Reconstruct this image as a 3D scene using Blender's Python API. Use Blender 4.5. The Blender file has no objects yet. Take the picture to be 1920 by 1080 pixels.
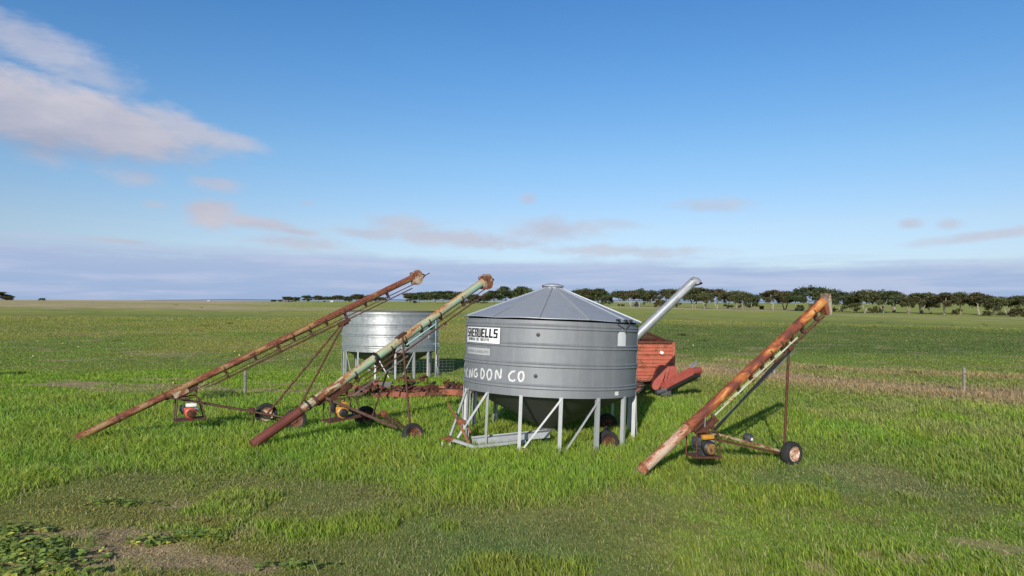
import bpy, bmesh, math, random
import numpy as np
from mathutils import Vector, Matrix
random.seed(7); RNG = np.random.default_rng(11)
SC = bpy.context.scene; COL = SC.collection
R = math.radians; PI = math.pi
V = Vector

# ------------------------------------------------------------------ camera
H, F = 3.2, 1330.0                       # eye height, focal length in photo pixels (1920 wide)
CAM_M = Matrix.Translation((0, 0, H)) @ Matrix.Rotation(R(90 + 1.09), 4, 'X') @ Matrix.Rotation(R(0.2), 4, 'Z')
cd = bpy.data.cameras.new('camera'); cam = bpy.data.objects.new('camera', cd); COL.objects.link(cam)
cam.matrix_world = CAM_M; cd.sensor_width = 36; cd.lens = 36 * F / 1920; cd.clip_end = 60000; cd.clip_start = .1
SC.camera = cam
def ray(px, py):
    d = CAM_M.to_3x3() @ V(((px - 960) / F, -(py - 540) / F, -1))
    return d / d.y
def at(px, py, Y):                       # surveyed point: pixel of the photo at a known distance
    d = ray(px, py); return V((d.x * Y, Y, H + d.z * Y))
def gz(px, py, z=0.0):                   # point at a known height
    d = ray(px, py); Y = (z - H) / d.z; return V((d.x * Y, Y, z))

# ------------------------------------------------------------------ noise in numpy
def vnoise(x, y, seed):
    x = np.asarray(x, float); y = np.asarray(y, float)
    xi = np.floor(x).astype(np.int64); yi = np.floor(y).astype(np.int64); fx = x - xi; fy = y - yi
    fx = fx * fx * (3 - 2 * fx); fy = fy * fy * (3 - 2 * fy)
    def h(a, b):
        n = (a * 374761393 + b * 668265263 + seed * 974634777) & 0xffffffff
        n = ((n ^ (n >> 13)) * 1274126177) & 0xffffffff
        n = (n ^ (n >> 16)) & 0xffffffff
        return n / 4294967295.0
    return (h(xi, yi) * (1 - fx) + h(xi + 1, yi) * fx) * (1 - fy) + (h(xi, yi + 1) * (1 - fx) + h(xi + 1, yi + 1) * fx) * fy
def fbm(x, y, seed, o=4):
    t = 0; a = .5; s = 0
    for k in range(o):
        t = t + a * vnoise(x * 2 ** k, y * 2 ** k, seed + k); s += a; a *= .55
    return t / s
def sstep(a, b, x): t = np.clip((x - a) / (b - a), 0, 1); return t * t * (3 - 2 * t)

# ------------------------------------------------------------------ terrain
AZ_PX = [-1500, 0, 300, 510, 800, 950, 1083, 1250, 1450, 1620, 1900, 2400]
AZ_Z = [2.9, 2.9, 2.2, 1.4, 1.6, 1.6, 1.0, .7, .1, -.35, -1.1, -1.6]
def terrain(x, y):
    r = np.hypot(x, y); px = 960 + F * np.clip(np.tan(np.clip(np.arctan2(x, np.maximum(y, 1e-3)), -1.1, 1.1)), -2, 2)
    far = np.interp(px, AZ_PX, AZ_Z) * sstep(45, 250, r)
    near = (fbm(x * .35, y * .35, 3) - .5) * .10 * (1 - sstep(40, 80, r))
    return far + near + (fbm(x * .01, y * .01, 9) - .5) * .5 * sstep(60, 200, r) * (1 - .6 * sstep(300, 900, r))
def tz(x, y): return float(terrain(np.array([x]), np.array([y]))[0])

def zones(x, y):
    """grass height, blade density factor, colour at ground points"""
    n1 = fbm(x * .22, y * .22, 21); n2 = fbm(x * .7, y * .7, 33); n3 = fbm(x * 1.9, y * 1.9, 41); nb = fbm(x * .06, y * .06, 55)
    r = np.hypot(x, y)
    yb = np.interp(x, [-16, -9, -6, -3, 0, 1, 2, 4, 6, 8, 12, 16], [12.6, 12.4, 13.0, 12.1, 11.0, 11.3, 12.3, 13.4, 13.4, 12.4, 11.2, 11])
    tall = sstep(-.7, .9, (y - yb) + (n2 - .5) * 3.4 + (n1 - .5) * 2)
    tall = tall * (1 - sstep(22.5, 25.5, y + (n1 - .5) * 3))
    rightm = sstep(4.6, 7, x)                                        # thinner sward on the right
    tall = tall * (1 - .5 * rightm * sstep(.40, .58, 1 - n1))
    clump = sstep(.56, .68, n2) * (1 - tall) * (y < 24)               # bright clumps in the mown foreground
    nr = sstep(1.2, 2.6, x) * (1 - sstep(11, 12.5, y)) * sstep(.38, .55, n1 + (n3 - .5) * .5)
    tuft = clump
    clump = np.maximum(clump, nr * .8)
    band = np.exp(-((y - (9.95 + .13 * (x + 3))) / .42) ** 2) * (x < -1.6) * (x > -6.2) * sstep(.3, .5, n3)
    clump = np.maximum(clump, band); tuft = np.maximum(np.maximum(tuft * .7, band), nr * .25 * sstep(.5, .65, n2))
    dull = np.stack([.132 + .09 * (n1 - .5), .146 + .05 * (n2 - .5), .042 + 0 * x], -1)
    bright = np.stack([.138 + .06 * (n2 - .5), .200 + .06 * (n1 - .5), .029 + 0 * x], -1)
    dry = np.stack([.235 + .05 * (n3 - .5), .185 + .04 * (n3 - .5), .115 + 0 * x], -1)
    dirt = np.stack([.265 + .14 * (n3 - .5), .200 + .11 * (n3 - .5), .130 + .06 * (n3 - .5)], -1)
    def mix(a, b, t): return a * (1 - t[..., None]) + b * t[..., None]
    c = mix(dull, bright, np.maximum(tall, clump * .9))
    h = .038 + .098 * tall * (.65 + .8 * n2) + .080 * tuft + .012 * clump
    dens = np.ones_like(x)
    # dry patches inside the sward
    dp = sstep(.57, .70, fbm(x * .45 + 7, y * .45, 77)) * (y < 23) * (.35 + .65 * sstep(4, 6, x) + .5 * sstep(-3, -5, x) * (y < 14.5)) * (1 - .8 * sstep(14, 16, y) * (x < 4))
    dp = np.clip(dp, 0, 1)
    c = mix(c, mix(dry, dull, np.full_like(x, .5)), dp * .5)
    # low weeds behind the fence line, left
    lw = sstep(22, 25, y + (n1 - .5) * 3) * (1 - sstep(31, 36, y + (n1 - .5) * 6))
    lw_c = np.stack([.125 + .05 * (n3 - .5), .19 + .05 * (n3 - .5), .022 + 0 * x], -1)
    left = 1 - sstep(-1, 5, x)
    c = mix(c, lw_c, lw * (.35 + .65 * left)); h = h * (1 - lw) + lw * .09
    bare = lw * left * sstep(.53, .62, fbm(x * .30, y * .9, 91)) * np.exp(-((y - 27.3) / 2.6) ** 2)
    # pasture
    pa = sstep(30, 38, y + (n1 - .5) * 8)
    pc = mix(np.stack([.122 + .05 * (nb - .5), .150 + .03 * (n1 - .5), .034 + 0 * x], -1), np.stack([.170 + 0 * x, .168 + 0 * x, .046 + 0 * x], -1), sstep(.35, .62, nb) * .8)
    dk = sstep(2, 10, x) * sstep(36, 44, y + (nb - .5) * 20) * (1 - sstep(85, 125, y + (nb - .5) * 40))
    pc = mix(pc, np.stack([.072 + .03 * (n1 - .5), .103 + .03 * (n1 - .5), .030 + 0 * x], -1), dk * .85)
    far = sstep(95, 170, r)
    pc = mix(pc, np.stack([.185 + .07 * (nb - .5) + .05 * (n1 - .5), .200 + .05 * (nb - .5) + .05 * (n1 - .5), .052 + 0 * x], -1), far)
    c = mix(c, pc, pa); h = h * (1 - pa) + pa * .06
    bare = np.maximum(bare, .45 * pa * (1 - far) * sstep(.58, .72, fbm(x * .42, y * .7, 101)))
    # dry strip + wheel track on the right
    yc = np.interp(x, [2, 9.8, 13.4, 16.5, 22, 30], [37, 33.2, 27.6, 24.6, 21.5, 18])
    ds = np.exp(-((y - yc) / 3.9) ** 2) * sstep(5.5, 8.5, x + (n1 - .5) * 3) * sstep(.22, .5, n2 + .25)
    ds2 = np.exp(-((y - yc - 9) / 2.0) ** 2) * sstep(7, 11, x + (n1 - .5) * 6) * sstep(.4, .55, n1 + .1)
    ds = np.clip(np.maximum(ds, ds2 * .75), 0, 1)
    c = mix(c, dry * np.array([1.18, 1.06, 1.08]), ds * .95); h = h * (1 - ds) + ds * .13
    tr = np.exp(-((y - yc - 1.4) / .8) ** 2) * sstep(8.5, 11, x) * sstep(.28, .45, n3)
    bare = np.maximum(bare, tr)
    # bare foreground patch
    for bx_, by_, rx, ry in ((-5.75, 9.75, 1.1, .32), (-4.85, 9.1, .95, .42), (-4.0, 8.72, .75, .26), (-5.2, 8.5, 1.1, .3), (-3.2, 8.5, .4, .15), (5.1, 7.9, .5, .2)):
        bare = np.maximum(bare, 1 - sstep(.5, 1.25, np.hypot((x - bx_) / rx, (y - by_) / ry) + (n3 - .5) * 1.3))
    fg = sstep(.62, .70, n3 * .6 + n1 * .4) * (y < 11.5) * .5
    bare = np.clip(np.maximum(bare, fg), 0, 1)
    c = mix(c, dirt, bare * .9); h = h * (1 - .75 * bare); dens = dens * (1 - .25 * bare)
    # far: stubble on the left rise, pale track on the right
    px = 960 + F * x / np.maximum(y, 1)
    st = (1 - sstep(380, 620, px)) * sstep(150, 185, r + (n1 - .5) * 30) * (1 - .6 * np.exp(-((r - 280) / 70) ** 2))
    st = np.maximum(st, .5 * (1 - sstep(600, 900, px)) * np.exp(-((r - 190) / 22) ** 2))
    c = mix(c, np.stack([.36 + 0 * x, .28 + 0 * x, .175 + 0 * x], -1), st * .9)
    yt = np.interp(x, [40, 95, 120, 160], [235, 190, 160, 138])
    t2 = np.exp(-((y - yt) / 5) ** 2) * sstep(70, 100, x)
    t2 = np.maximum(t2, .8 * np.exp(-((y - 205) / 8) ** 2) * sstep(75, 95, x) * .6)
    t2 = np.maximum(t2, .75 * sstep(250, 275, r) * (1 - sstep(330, 420, r)) * sstep(900, 1000, px) * (1 - sstep(1420, 1560, px)))
    c = mix(c, np.stack([.33 + 0 * x, .275 + 0 * x, .18 + 0 * x], -1), np.clip(t2, 0, 1) * .85)
    gain = 1.86 - .30 * bare - .15 * ds - .15 * np.maximum(st, np.clip(t2, 0, 1))
    return h, dens, np.clip(c * gain[..., None], 0.005, .8), bare

# ------------------------------------------------------------------ material helpers
class NT:
    def __init__(s, name):
        s.m = bpy.data.materials.new(name); s.m.use_nodes = True; s.t = s.m.node_tree
        for n in list(s.t.nodes): s.t.nodes.remove(n)
        s.out = s.t.nodes.new('ShaderNodeOutputMaterial')
    def n(s, ty, ins=None, **props):
        nd = s.t.nodes.new(ty)
        for k, v in props.items(): setattr(nd, k, v)
        for k, v in (ins or {}).items(): s.put(nd.inputs[k], v)
        return nd
    def put(s, sock, v):
        if isinstance(v, bpy.types.NodeSocket): s.t.links.new(v, sock)
        elif isinstance(v, bpy.types.Node): s.t.links.new(v.outputs[0], sock)
        else:
            if sock.type == 'RGBA' and len(v) == 3: v = (*v, 1)
            sock.default_value = v
    def math(s, op, a, b=0.0, clamp=False): return s.n('ShaderNodeMath', {0: a, 1: b}, operation=op, use_clamp=clamp).outputs[0]
    def mixc(s, f, a, b, blend='MIX'):
        nd = s.n('ShaderNodeMix', data_type='RGBA', blend_type=blend)
        s.put(nd.inputs[0], f); s.put(nd.inputs[6], a); s.put(nd.inputs[7], b); return nd.outputs[2]
    def ramp(s, f, a, b): return s.n('ShaderNodeMapRange', {0: f, 1: a, 2: b, 3: 0.0, 4: 1.0}, interpolation_type='SMOOTHSTEP').outputs[0]
    def noise(s, vec, scale, detail=4, rough=.55, dist=0.0): return s.n('ShaderNodeTexNoise', {'Vector': vec, 'Scale': scale, 'Detail': detail, 'Roughness': rough, 'Distortion': dist}).outputs[0]
    def coord(s, which='Object'): return s.n('ShaderNodeTexCoord').outputs[which]
    def map(s, vec, scale=(1, 1, 1), loc=(0, 0, 0)): return s.n('ShaderNodeMapping', {'Vector': vec, 'Scale': scale, 'Location': loc}).outputs[0]
    def bsdf(s, **kw):
        b = s.n('ShaderNodeBsdfPrincipled', kw); s.t.links.new(b.outputs[0], s.out.inputs[0]); return b
    def bump(s, hgt, strength=.3, dist=.01): return s.n('ShaderNodeBump', {'Height': hgt, 'Strength': strength, 'Distance': dist}).outputs[0]

def rusty(name, paint, paint2, dark, light, amount, uv=False, stretch=(.9, 3, 1), rough=.6, top=0.0):
    t = NT(name)
    co = t.map(t.coord('UV'), stretch) if uv else t.map(t.coord('Object'), (1.6, 1.6, 1.6))
    fine = t.map(t.coord('UV'), (9, 16, 1)) if uv else t.map(t.coord('Object'), (14, 14, 14))
    n1 = t.noise(co, 2.2, 5, .6, .4); n2 = t.noise(fine, 2.0, 5, .65)
    v = t.math('ADD', t.math('MULTIPLY', n1, .72), t.math('MULTIPLY', n2, .28))
    if top:                                                           # upper side weathers first
        nz = t.n('ShaderNodeSeparateXYZ', {0: t.n('ShaderNodeNewGeometry').outputs['Normal']}).outputs[2]
        v = t.math('ADD', v, t.math('MULTIPLY', nz, top))
    lo = .5 + (.5 - amount) * .5
    m = t.ramp(v, lo - .035, lo + .035)
    soft = t.ramp(v, lo - .16, lo + .03)
    n3 = t.noise(t.map(co, (1, 1, 1), (5.2, 1.3, 8)), 3.1, 4, .6)
    pc = t.mixc(t.ramp(n3, .4, .62), paint, paint2)
    pc = t.mixc(t.math('MULTIPLY', soft, .55), pc, light)
    rc = t.mixc(t.ramp(t.noise(fine, 1.1, 5, .7), .36, .64), dark, light)
    c = t.mixc(m, pc, rc)
    c = t.mixc(t.math('MULTIPLY', t.ramp(n2, .3, .75), .35), c, t.mixc(.5, c, (.02, .015, .012)))
    t.bsdf(**{'Base Color': c, 'Roughness': t.math('ADD', rough, t.math('MULTIPLY', m, .28)), 'Normal': t.bump(t.math('ADD', v, t.math('MULTIPLY', m, -.2)), .35, .006)})
    return t.m
def galv(name, base, metallic, rough, streak=.25, spangle=.12, warm=(.30, .28, .26)):
    t = NT(name); o = t.coord('Object')
    st = t.noise(t.map(o, (5, 5, .5)), 1.5, 5, .6); sp = t.noise(t.map(o, (3, 3, 3)), 2.3, 6, .65, .5); fi = t.noise(o, 45, 3, .6)
    k = t.math('ADD', t.math('ADD', t.math('MULTIPLY', t.math('SUBTRACT', st, .5), streak * 2), t.math('MULTIPLY', t.math('SUBTRACT', sp, .5), spangle * 3)), t.math('MULTIPLY', t.math('SUBTRACT', fi, .5), .12))
    c = t.mixc(t.math('ADD', .5, k, True), tuple(b * .55 for b in base), tuple(min(1, b * 1.4) for b in base))
    dirt = t.ramp(t.noise(t.map(o, (2.2, 2.2, .35), (3, 1, 4)), 1.3, 6, .65), .56, .78)
    c = t.mixc(t.math('MULTIPLY', dirt, .35), c, warm)
    t.bsdf(**{'Base Color': c, 'Metallic': metallic, 'Roughness': t.math('ADD', rough, t.math('MULTIPLY', k, .35)), 'Normal': t.bump(t.math('ADD', sp, t.math('MULTIPLY', fi, .2)), .10, .01)})
    return t.m
def plain(name, c, rough=.6, metallic=0.0, var=.35, scale=9):
    t = NT(name); o = t.coord('Object'); n = t.noise(o, scale, 5, .6); n2 = t.noise(o, scale * 6, 3, .6)
    f = t.math('ADD', t.math('MULTIPLY', n, .7), t.math('MULTIPLY', n2, .3))
    cc = t.mixc(t.ramp(f, .35, .68), tuple(x * (1 - var) for x in c), tuple(min(1, x * (1 + var * .6)) for x in c))
    t.bsdf(**{'Base Color': cc, 'Roughness': rough, 'Metallic': metallic, 'Normal': t.bump(n2, .15, .004)})
    return t.m

M = {}
RD, RL = (.045, .018, .013), (.13, .042, .018)
M['tube_brown'] = rusty('red_brown_rusted_paint', (.34, .23, .08), (.24, .19, .09), (.095, .030, .02), (.24, .06, .03), .50, True, (.9, 3, 1), top=.05)
M['tube_mint'] = rusty('mint_paint_rusting', (.27, .44, .33), (.40, .45, .29), (.16, .055, .025), (.48, .22, .07), .34, True, (.5, 2.4, 1), .5, top=.10)
M['tube_cream'] = rusty('cream_mint_paint_flaking', (.47, .52, .38), (.55, .50, .32), (.12, .04, .022), (.26, .08, .03), .50, True, (1.1, 4, 1), .6)
M['tube_red'] = rusty('dark_red_oxide', (.15, .030, .022), (.11, .028, .020), (.07, .022, .017), (.20, .07, .05), .40, True, (.7, 2.5, 1), .6)
M['tube_pale'] = rusty('pale_pink_paint_rusting', (.55, .44, .36), (.50, .38, .28), (.20, .06, .03), (.38, .14, .06), .44, True, (.9, 2.2, 1), .55, top=.06)
def mk_smooth_rust(name, stops, scale=(.9, 2.2, 1)):
    t = NT(name); co = t.map(t.coord('UV'), scale); n1 = t.noise(co, 2.7, 6, .58, .5); n2 = t.noise(t.map(t.coord('UV'), (10, 14, 1)), 2.2, 5, .7); nb = t.noise(t.map(co, (.35, .5, 1), (3, 1, 0)), 1.7, 3, .5)
    v = t.math('ADD', t.math('ADD', t.math('MULTIPLY', n1, .68), t.math('MULTIPLY', nb, .17)), t.math('MULTIPLY', n2, .15))
    r = t.n('ShaderNodeValToRGB', {0: v}); cr = r.color_ramp
    cr.elements[0].position, cr.elements[0].color = stops[0][0], (*stops[0][1], 1); cr.elements[1].position, cr.elements[1].color = stops[-1][0], (*stops[-1][1], 1)
    for p_, c_ in stops[1:-1]: cr.elements.new(p_).color = (*c_, 1)
    c = t.mixc(t.math('MULTIPLY', t.ramp(n2, .55, .75), .5), r.outputs[0], (.10, .03, .02))
    t.bsdf(**{'Base Color': c, 'Roughness': .72, 'Normal': t.bump(t.math('ADD', n2, v), .3, .006)}); return t.m
M['tube_orange'] = mk_smooth_rust('orange_rust_patches', [(.40, (.10, .028, .02)), (.475, (.17, .043, .023)), (.525, (.29, .080, .026)), (.565, (.43, .145, .036)), (.615, (.52, .27, .085)), (.67, (.55, .42, .22))])
M['rust'] = rusty('dark_rust_steel', (.075, .028, .02), (.065, .032, .024), RD, RL, .55, False)
M['rust_dark'] = rusty('black_brown_rust', (.06, .035, .028), (.075, .04, .03), (.035, .02, .018), (.14, .05, .03), .45, False)
M['rust_orange'] = rusty('bright_rust_steel', (.20, .06, .028), (.24, .10, .05), (.12, .035, .02), (.27, .09, .035), .5, False)
M['red_iron'] = rusty('faded_red_implement_paint', (.36, .085, .045), (.27, .065, .038), (.12, .036, .024), (.22, .065, .036), .5, False)
M['green_pipe'] = rusty('pale_green_pipe_paint', (.42, .56, .40), (.50, .55, .35), (.18, .06, .03), (.4, .2, .08), .34, False)
M['teal_pipe'] = rusty('teal_pipe_paint', (.30, .58, .52), (.36, .6, .52), (.18, .06, .03), (.4, .2, .08), .25, False)
M['head_cream'] = rusty('weathered_cream_hood', (.50, .47, .36), (.42, .36, .24), (.13, .045, .028), (.27, .10, .045), .50, False)
M['head_grey'] = rusty('weathered_grey_hood', (.36, .34, .29), (.42, .40, .34), (.13, .05, .03), (.26, .12, .06), .46, False)
M['red_box'] = rusty('faded_red_wagon_paint', (.40, .080, .050), (.45, .12, .072), (.17, .045, .025), (.34, .11, .05), .40, False, rough=.5)
M['red_chute'] = rusty('red_chute_paint', (.34, .06, .045), (.38, .09, .07), (.20, .05, .03), (.36, .10, .06), .30, False, rough=.45)
M['galv_main'] = galv('grey_galvanised_sheet', (.215, .226, .248), .22, .55, .26, .08)
M['galv_roof'] = galv('grey_roof_sheet', (.34, .366, .415), .22, .52, .06, .10)
M['galv_rear'] = galv('bright_galvanised_sheet', (.50, .51, .53), .70, .38, .20, .24)
M['galv_tube'] = galv('spangled_galvanised_tube', (.36, .375, .40), .4, .48, .06, .22)
M['galv_leg'] = galv('galvanised_angle', (.42, .43, .45), .3, .5, .18, .12)
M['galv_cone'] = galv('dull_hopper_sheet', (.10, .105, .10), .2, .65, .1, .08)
M['rubber'] = plain('perished_tyre_rubber', (.022, .022, .023), .85, 0, .4, 12)
M['black'] = plain('black_plastic_and_shade', (.022, .022, .024), .5)
M['dark'] = plain('shade_black', (.012, .012, .013), .9)  # near-black that paints shade into the eave gap and the spout mouth
M['grey_alu'] = plain('grey_cast_metal', (.30, .30, .31), .5, .4)
M['dgrey'] = plain('dark_grey_metal', (.085, .087, .095), .5, .3)
M['eng_red'] = plain('red_engine_paint', (.55, .09, .05), .4)
M['eng_yel'] = plain('yellow_engine_paint', (.50, .235, .035), .45)
M['eng_dark'] = rusty('dark_engine_cover_with_worn_yellow', (.05, .045, .04), (.30, .15, .03), (.03, .03, .03), (.3, .15, .04), .4, False)
M['white'] = plain('white_plastic', (.76, .75, .72), .45, 0, .15)
M['rim_white'] = rusty('white_rim_rusting', (.68, .60, .52), (.6, .46, .36), (.22, .08, .04), (.42, .2, .11), .44, False)
M['rim_red'] = rusty('red_rim_rusting', (.22, .07, .05), (.2, .08, .06), RD, RL, .5, False)
M['wire'] = plain('dull_wire', (.30, .30, .30), .5, .5)
M['black_bar'] = plain('black_painted_bar', (.025, .025, .027), .55)
M['sticker'] = plain('white_vinyl', (.72, .73, .75), .5, 0, .06, 4)
M['sticker_faded'] = plain('faded_vinyl', (.42, .43, .45), .55, 0, .12, 14)
M['ghost'] = plain('pale_cleaned_patch', (.22, .235, .265), .5, .2, .06, 4)
M['ink'] = plain('black_vinyl', (.012, .012, .014), .45, 0, .1)
M['ink_faded'] = plain('faded_lettering', (.30, .31, .33), .55, 0, .25, 20)
M['rubber_bung'] = plain('dark_plug', (.045, .045, .05), .6)
M['wood'] = rusty('grey_weathered_wood', (.20, .185, .16), (.26, .24, .21), (.10, .09, .08), (.17, .15, .125), .42, False)
M['melon'] = plain('yellow_melon_skin', (.52, .45, .13), .5, 0, .2)
M['shed_wall'] = plain('pale_shed_cladding', (.40, .40, .39), .5, 0, .08, .3)
M['shed_roof'] = plain('white_shed_roof', (.55, .55, .54), .45, 0, .06, .3)
def mk_spray():
    t = NT('white_spray_paint'); a = t.n('ShaderNodeAttribute', attribute_name='soft').outputs['Fac']
    n = t.noise(t.coord('Object'), 26, 4, .6)
    f = t.ramp(t.math('ADD', a, t.math('MULTIPLY', t.math('SUBTRACT', n, .5), .95)), .14, 1.0)
    d = t.n('ShaderNodeBsdfPrincipled', {'Base Color': (.68, .68, .70), 'Roughness': .6}); tr = t.n('ShaderNodeBsdfTransparent')
    mx = t.n('ShaderNodeMixShader', {0: f, 1: tr.outputs[0], 2: d.outputs[0]}); t.t.links.new(mx.outputs[0], t.out.inputs[0]); return t.m
M['spray'] = mk_spray()
def mk_leaf(name, attr, trans=.3, tint=1.0, spec=.25):
    t = NT(name); c = t.n('ShaderNodeAttribute', attribute_name=attr).outputs['Color']
    b = t.n('ShaderNodeBsdfPrincipled', {'Base Color': c, 'Roughness': .55, 'Specular IOR Level': spec})
    tr = t.n('ShaderNodeBsdfTranslucent', {'Color': t.mixc(1.0, c, (1.0 * tint, 1.15 * tint, .6 * tint), 'MULTIPLY')})
    mx = t.n('ShaderNodeMixShader', {0: trans, 1: b.outputs[0], 2: tr.outputs[0]}); t.t.links.new(mx.outputs[0], t.out.inputs[0]); return t.m
M['grass'] = mk_leaf('grass_blades', 'tint', .42, 1.2)
M['gumleaf'] = mk_leaf('gum_leaves', 'tint', .18, 1.0, .15)
M['weedleaf'] = mk_leaf('weed_leaves', 'tint', .25, 1.0, .3)
M['bark'] = plain('pale_gum_bark', (.36, .315, .26), .8, 0, .45, 1.2)
M['deadwood'] = plain('bleached_dead_wood', (.42, .37, .31), .8, 0, .3, 1.2)
def mk_ground():
    t = NT('paddock_ground'); c = t.n('ShaderNodeAttribute', attribute_name='tint').outputs['Color']; p = t.coord('Object')
    a = t.noise(t.map(p, (1, 1, 1)), .9, 6, .7); b = t.noise(p, 7, 5, .7); d = t.noise(p, .12, 5, .6); e = t.noise(p, 40, 3, .6)
    k = t.math('ADD', t.math('MULTIPLY', t.math('SUBTRACT', a, .5), 1.1), t.math('MULTIPLY', t.math('SUBTRACT', b, .5), 1.3))
    k = t.math('ADD', k, t.math('MULTIPLY', t.math('SUBTRACT', d, .5), .8)); k = t.math('ADD', k, t.math('MULTIPLY', t.math('SUBTRACT', e, .5), .8))
    c2 = t.mixc(t.math('ADD', .5, k, True), t.mixc(1.0, c, (.52, .58, .55), 'MULTIPLY'), t.mixc(1.0, c, (1.45, 1.40, 1.35), 'MULTIPLY'))
    c2 = t.mixc(t.math('MULTIPLY', t.ramp(t.noise(t.map(p, (1, 1, 1), (9, 4, 0)), .33, 6, .7), .55, .72), .40), c2, (.17, .145, .085))
    c2 = t.mixc(t.math('MULTIPLY', t.ramp(t.noise(t.map(p, (1, 1, 1), (2, 7, 0)), 1.7, 4, .7), .60, .70), .35), c2, (.05, .085, .02))
    t.bsdf(**{'Base Color': c2, 'Roughness': .95, 'Specular IOR Level': .1, 'Normal': t.bump(t.math('ADD', b, t.math('ADD', a, e)), .6, .08)})
    return t.m
M['ground'] = mk_ground()
def mk_hill():
    t = NT('hazed_range'); n = t.noise(t.coord('Object'), .004, 5, .6)
    t.bsdf(**{'Base Color': t.mixc(n, (.15, .20, .29), (.22, .27, .36)), 'Roughness': 1.0, 'Specular IOR Level': 0.0}); return t.m  # aerial haze is put into the blue-grey base colour
M['hill'] = mk_hill()

# ------------------------------------------------------------------ mesh helpers
def frame(axis, hint=(0, 0, 1)):
    z = V(axis).normalized(); h = V(hint)
    if abs(z.dot(h.normalized())) > .98: h = V((1, 0, 0))
    x = h.cross(z).normalized(); y = z.cross(x)
    return x, y, z
def BM(): return bmesh.new()
def pipe(bm, pts, rad, n=10, cap=True):
    pts = [V(p) for p in pts]; rad = [rad] * len(pts) if not hasattr(rad, '__len__') else rad
    uvl = bm.loops.layers.uv.verify(); rings = []; us = [0]
    for i in range(1, len(pts)): us.append(us[-1] + (pts[i] - pts[i - 1]).length)
    x = None
    for i, p in enumerate(pts):
        d = (pts[min(i + 1, len(pts) - 1)] - pts[max(i - 1, 0)]).normalized()
        if x is None: x, y, _ = frame(d)
        else:
            x = (x - d * x.dot(d)).normalized(); y = d.cross(x)
        rings.append([bm.verts.new(p + (x * math.cos(2 * PI * k / n) + y * math.sin(2 * PI * k / n)) * rad[i]) for k in range(n)])
    for i in range(len(rings) - 1):
        for k in range(n):
            f = bm.faces.new((rings[i][k], rings[i][(k + 1) % n], rings[i + 1][(k + 1) % n], rings[i + 1][k]))
            circ = 2 * PI * max(rad[i], rad[i + 1])
            for lp, (u, v) in zip(f.loops, ((us[i], k / n), (us[i], (k + 1) / n), (us[i + 1], (k + 1) / n), (us[i + 1], k / n))): lp[uvl].uv = (u, v * circ)
    if cap:
        bm.faces.new(rings[0][::-1]); bm.faces.new(rings[-1])
    return bm
def beam(bm, p0, p1, w, h, hint=(0, 0, 1)):
    p0, p1 = V(p0), V(p1); x, y, z = frame(p1 - p0, hint)
    vs = [bm.verts.new(p + x * (sx * w / 2) + y * (sy * h / 2)) for p in (p0, p1) for sx, sy in ((-1, -1), (1, -1), (1, 1), (-1, 1))]
    for q in ((3, 2, 1, 0), (4, 5, 6, 7), (0, 1, 5, 4), (1, 2, 6, 5), (2, 3, 7, 6), (3, 0, 4, 7)): bm.faces.new([vs[i] for i in q])
    return bm
def angle_iron(bm, p0, p1, w, t, hint):
    x, y, z = frame(V(p1) - V(p0), hint)
    beam(bm, V(p0), V(p1), t, w, y); beam(bm, V(p0) + x * (w / 2 + t * .02) + y * (w / 2), V(p1) + x * (w / 2 + t * .02) + y * (w / 2), w, t, y)
    return bm
def box(bm, c, s, rot=None, bevel=0.0):
    r = bmesh.ops.create_cube(bm, size=1); vs = r['verts']
    mt = Matrix.Translation(V(c)) @ (rot.to_4x4() if rot is not None else Matrix.Identity(4)) @ Matrix.Diagonal((*s, 1))
    bmesh.ops.transform(bm, matrix=mt, verts=vs)
    if bevel: bmesh.ops.bevel(bm, geom=list({e for v in vs for e in v.link_edges}), offset=bevel, segments=2, affect='EDGES', profile=.6)
    return bm
def lathe(bm, prof, n, mt=None, cap=False, a0=0, a1=2 * PI):
    mt = mt or Matrix.Identity(4); full = abs(a1 - a0 - 2 * PI) < 1e-6; m = n if full else n + 1; rings = []
    for r, z in prof:
        rings.append([bm.verts.new(mt @ V((r * math.cos(a0 + (a1 - a0) * k / n), r * math.sin(a0 + (a1 - a0) * k / n), z))) for k in range(m)])
    for i in range(len(rings) - 1):
        for k in range(n): bm.faces.new((rings[i][k], rings[i][(k + 1) % m], rings[i + 1][(k + 1) % m], rings[i + 1][k]))
    if cap: bm.faces.new(rings[0][::-1]); bm.faces.new(rings[-1])
    return bm
def axm(p, axis, hint=(0, 0, 1)):
    x, y, z = frame(axis, hint); mt = Matrix((x, y, z)).transposed().to_4x4(); mt.translation = V(p); return mt
def prism(bm, poly, origin, ux, uy, thick):
    ux, uy = V(ux), V(uy); nz = ux.cross(uy).normalized()
    a = [bm.verts.new(V(origin) + ux * p[0] + uy * p[1] - nz * thick / 2) for p in poly]; b = [bm.verts.new(V(origin) + ux * p[0] + uy * p[1] + nz * thick / 2) for p in poly]
    n = len(poly); bm.faces.new(a[::-1]); bm.faces.new(b)
    for i in range(n): bm.faces.new((a[i], a[(i + 1) % n], b[(i + 1) % n], b[i]))
    return bm
def root_of(o):
    while o.parent: o = o.parent
    return o
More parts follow.
